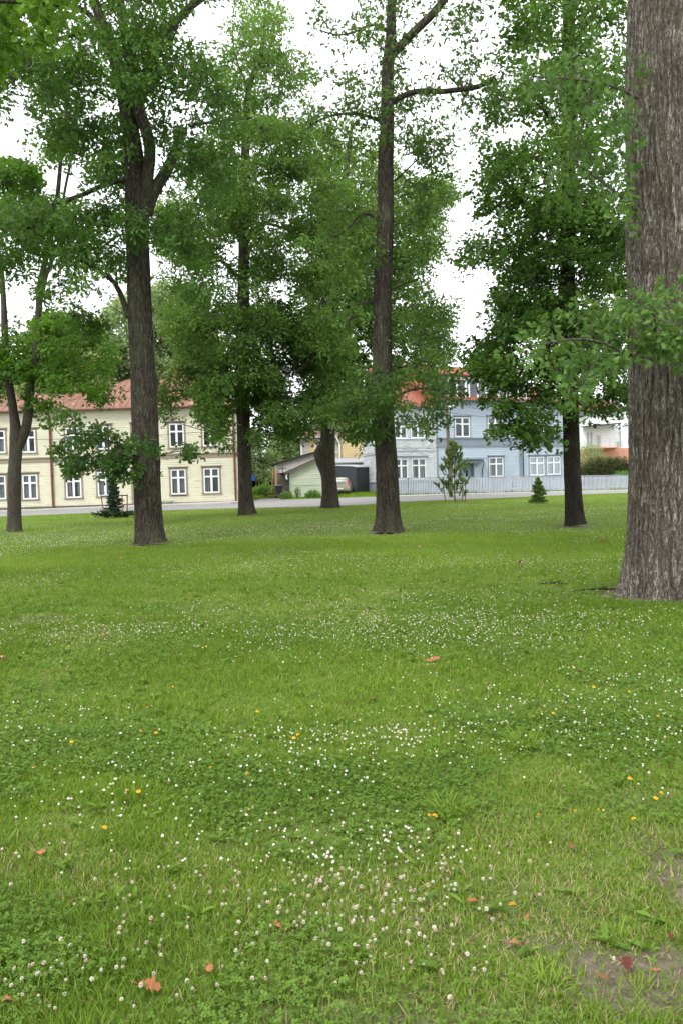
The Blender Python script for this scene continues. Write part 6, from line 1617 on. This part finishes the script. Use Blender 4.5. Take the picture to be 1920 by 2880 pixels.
FLL = [(422,2776,.10,0,'curled orange-brown leaf in the foreground at the lower left'),(590,2727,.055,0,'flat orange leaf in clover right of the curled orange-brown leaf'),(780,2600,.06,0,'pinkish leaf lying under a clover blossom near the centre bottom'),
 (116,2396,.06,0,'orange leaf at the left above the clover foreground'),(186,2684,.04,0,'tiny orange leaf standing on edge at the lower left'),(24,2818,.06,0,'orange leaf at the bottom left corner'),(84,2812,.035,0,'small orange leaf just right of the corner leaf'),
 (1762,2716,.095,2,'dark red crumpled leaf on the bare earth at the lower right'),(1695,2752,.055,1,'light brown leaf fragment left of the dark red crumpled leaf'),(1842,2735,.06,0,'pale tan leaf right of the dark red crumpled leaf'),(1605,2382,.06,1,'brown flat leaf in the worn grass at the right'),
 (1444,2656,.045,0,'orange-brown leaf on the small bare patch'),(1470,2660,.04,2,'reddish curled leaf on the small bare patch'),(1885,2636,.04,2,'small red-brown leaf at the right edge by the bare earth'),(1325,2535,.05,0,'curled orange leaf right of the big clover patch'),(1218,2340,.045,1,'brown leaf below the orange dandelion'),
 (1216,1853,.17,0,'large orange oak leaf spread on the mid lawn, brightest of all'),(290,1786,.15,1,'brown leaf clump among the blossoms at the left'),(308,1794,.12,2,'dark red-brown leaf beside the brown clump'),(6,1852,.15,1,'brown leaf at the very left edge of the mid lawn'),(966,1974,.10,1,'brown curled leaf below the lawn centre'),
 (1050,1966,.10,1,'dark curled leaf right of the lawn centre'),(340,1571,.16,0,'reddish leaf far out in front of the thick oak'),(1500,1733,.10,0,'bright orange leaf in grass at mid right'),(1458,1583,.22,1,'dark brown leaf beyond the blossoms, right of the tall oak'),(1250,1638,.16,1,'brown upright leaf on the mid lawn'),
 (1725,1801,.10,0,'orange leaf among blossoms left of the big trunk'),(1632,1888,.09,0,'faded orange leaf on the right-hand lawn'),(1605,1992,.06,1,'brown leaf near the clover patch at the right'),(1694,1522,.22,2,'dark leaf between the linden and the big oak'),(1430,1500,.2,2,'dark leaf left of the linden foot'),
 (1175,1541,.2,0,'reddish leaf right of the tall oak foot'),(785,1588,.16,1,'brown leaf on the lawn left of the tall oak'),(870,1768,.1,1,'dark brown leaf in the blossom band at the centre'),(1180,1425,.3,0,'reddish leaf on the far lawn near the road'),(1480,2585,.05,0,'small orange leaf beside the single yellow flower')]
for i, (px, py, s, mi, lb) in enumerate(FLL): fallen(px, py, s, mi, lb, .35+.4*((i*37) % 10)/10, i)
# sticks by the big trunk
for (px, py, L, lb, rz) in ((1690, 1664, .85, 'dark dead stick lying left of the big oak foot', .1), (1556, 1646, .42, 'short dark twig on the lawn left of the big oak', -.1)):
    q = G(px, py); m = MB(); m.tube([(-L/2,0,.02),(-L*.2,.03,.035),(L*.2,-.02,.03),(L/2,.03,.02)], [.006,.012,.010,.004], 7); m.tube([(0,0,.03),(.12,.12,.05)], [.012,.005], 5)
    o = m.build('dead_stick', M_barkD, smooth=True); o.location = (q.x, q.y, 0); o.rotation_euler = (0,0,rz); tag(o, lb, 'stick')
# tufts in the yards behind
g = np.random.default_rng(91)
n = 16000; x = g.uniform(-8.5, 5.5, n); y = g.uniform(61.5, 92, n); ok = ~((x > -7.2) & (x < -4.3) & (y < 67.5)); x, y = x[ok], y[ok]; n = len(x)
hh = .16*g.uniform(.5, 1.4, n)*(.4+1.2*vnoise(x, y, .8, 3))
o = scatter('yard_grass', B1, np.stack([x, y, Zg(x, y)], 1), rotmats(g.uniform(0,6.28,n), g.normal(0,.3,n), g.normal(0,.3,n)), np.stack([hh, np.full(n,.05), hh], 1), LF_grass, None, np.clip(g.normal(.6,.2,n),0,1), kind='stuff'); tag(o, 'rough grass in the yards around the sheds and car', 'grass')
n = 2500; u = g.uniform(0, FEN.L, n); P = np.array([(FEN.p0+FEN.d*a) for a in u]); P = P + np.array(FEN.n)*g.normal(-.05, .1, n)[:, None]; P[:, 2] = Zg(P[:, 0], P[:, 1])+.08
hh = g.uniform(.08, .3, n)*(.3+vnoise(u, u*0, .6, 2)); o = scatter('fence_grass', B1, P, rotmats(g.uniform(0,6.28,n), g.normal(0,.3,n), g.normal(0,.3,n)), np.stack([hh, np.full(n,.04), hh], 1), LF_grass, None, np.clip(g.normal(.5,.2,n),0,1), kind='stuff'); tag(o, 'uncut grass along the foot of the picket fence', 'grass')

# ================================================================ light, sky, camera
w = bpy.data.worlds.new('World'); scene.world = w; w.use_nodes = True
nt = w.node_tree; nt.nodes.clear()
SUN_EL, SUN_AZ = math.radians(52), math.radians(-150)   # high, behind the camera's left shoulder, seen through cloud
sky = nt.nodes.new('ShaderNodeTexSky'); sky.sky_type = 'NISHITA'; sky.sun_disc = False
sky.sun_elevation = SUN_EL; sky.sun_rotation = SUN_AZ; sky.air_density = 1.0; sky.dust_density = 4.0; sky.ozone_density = 1.0
hs = nt.nodes.new('ShaderNodeHueSaturation'); hs.inputs['Saturation'].default_value = .10
mx = nt.nodes.new('ShaderNodeMix'); mx.data_type = 'RGBA'; mx.inputs[0].default_value = .72; mx.inputs[7].default_value = (13.5, 13.8, 14.2, 1)
bg = nt.nodes.new('ShaderNodeBackground'); bg.inputs['Strength'].default_value = .12
ow = nt.nodes.new('ShaderNodeOutputWorld')
nt.links.new(sky.outputs[0], hs.inputs['Color']); nt.links.new(hs.outputs[0], mx.inputs[6]); nt.links.new(mx.outputs[2], bg.inputs['Color']); nt.links.new(bg.outputs[0], ow.inputs['Surface'])
ld = bpy.data.lights.new('sun', 'SUN'); ld.energy = 1.4; ld.angle = math.radians(14); ld.color = (1, .97, .92)
lo = bpy.data.objects.new('sun', ld); COL.objects.link(lo)
sd = Vector((math.sin(SUN_AZ)*math.cos(SUN_EL), math.cos(SUN_AZ)*math.cos(SUN_EL), math.sin(SUN_EL)))
lo.rotation_euler = sd.to_track_quat('Z', 'Y').to_euler(); lo.location = sd*60
cd = bpy.data.cameras.new('camera'); cam = bpy.data.objects.new('camera', cd); COL.objects.link(cam)
cd.sensor_fit = 'VERTICAL'; cd.sensor_height = 36; cd.lens = 36*FPX/2880; cd.clip_start = .05; cd.clip_end = 4000
cam.matrix_world = Matrix(((R_.x, U_.x, -F_.x, CAM.x), (R_.y, U_.y, -F_.y, CAM.y), (R_.z, U_.z, -F_.z, CAM.z), (0,0,0,1)))
scene.camera = cam
vs = scene.view_settings; vs.view_transform = 'Standard'; vs.look = 'None'; vs.exposure = .76; vs.gamma = 1.0; vs.use_curve_mapping = False
scene.cycles.max_bounces = 6; scene.cycles.transparent_max_bounces = 12; scene.cycles.use_denoising = True
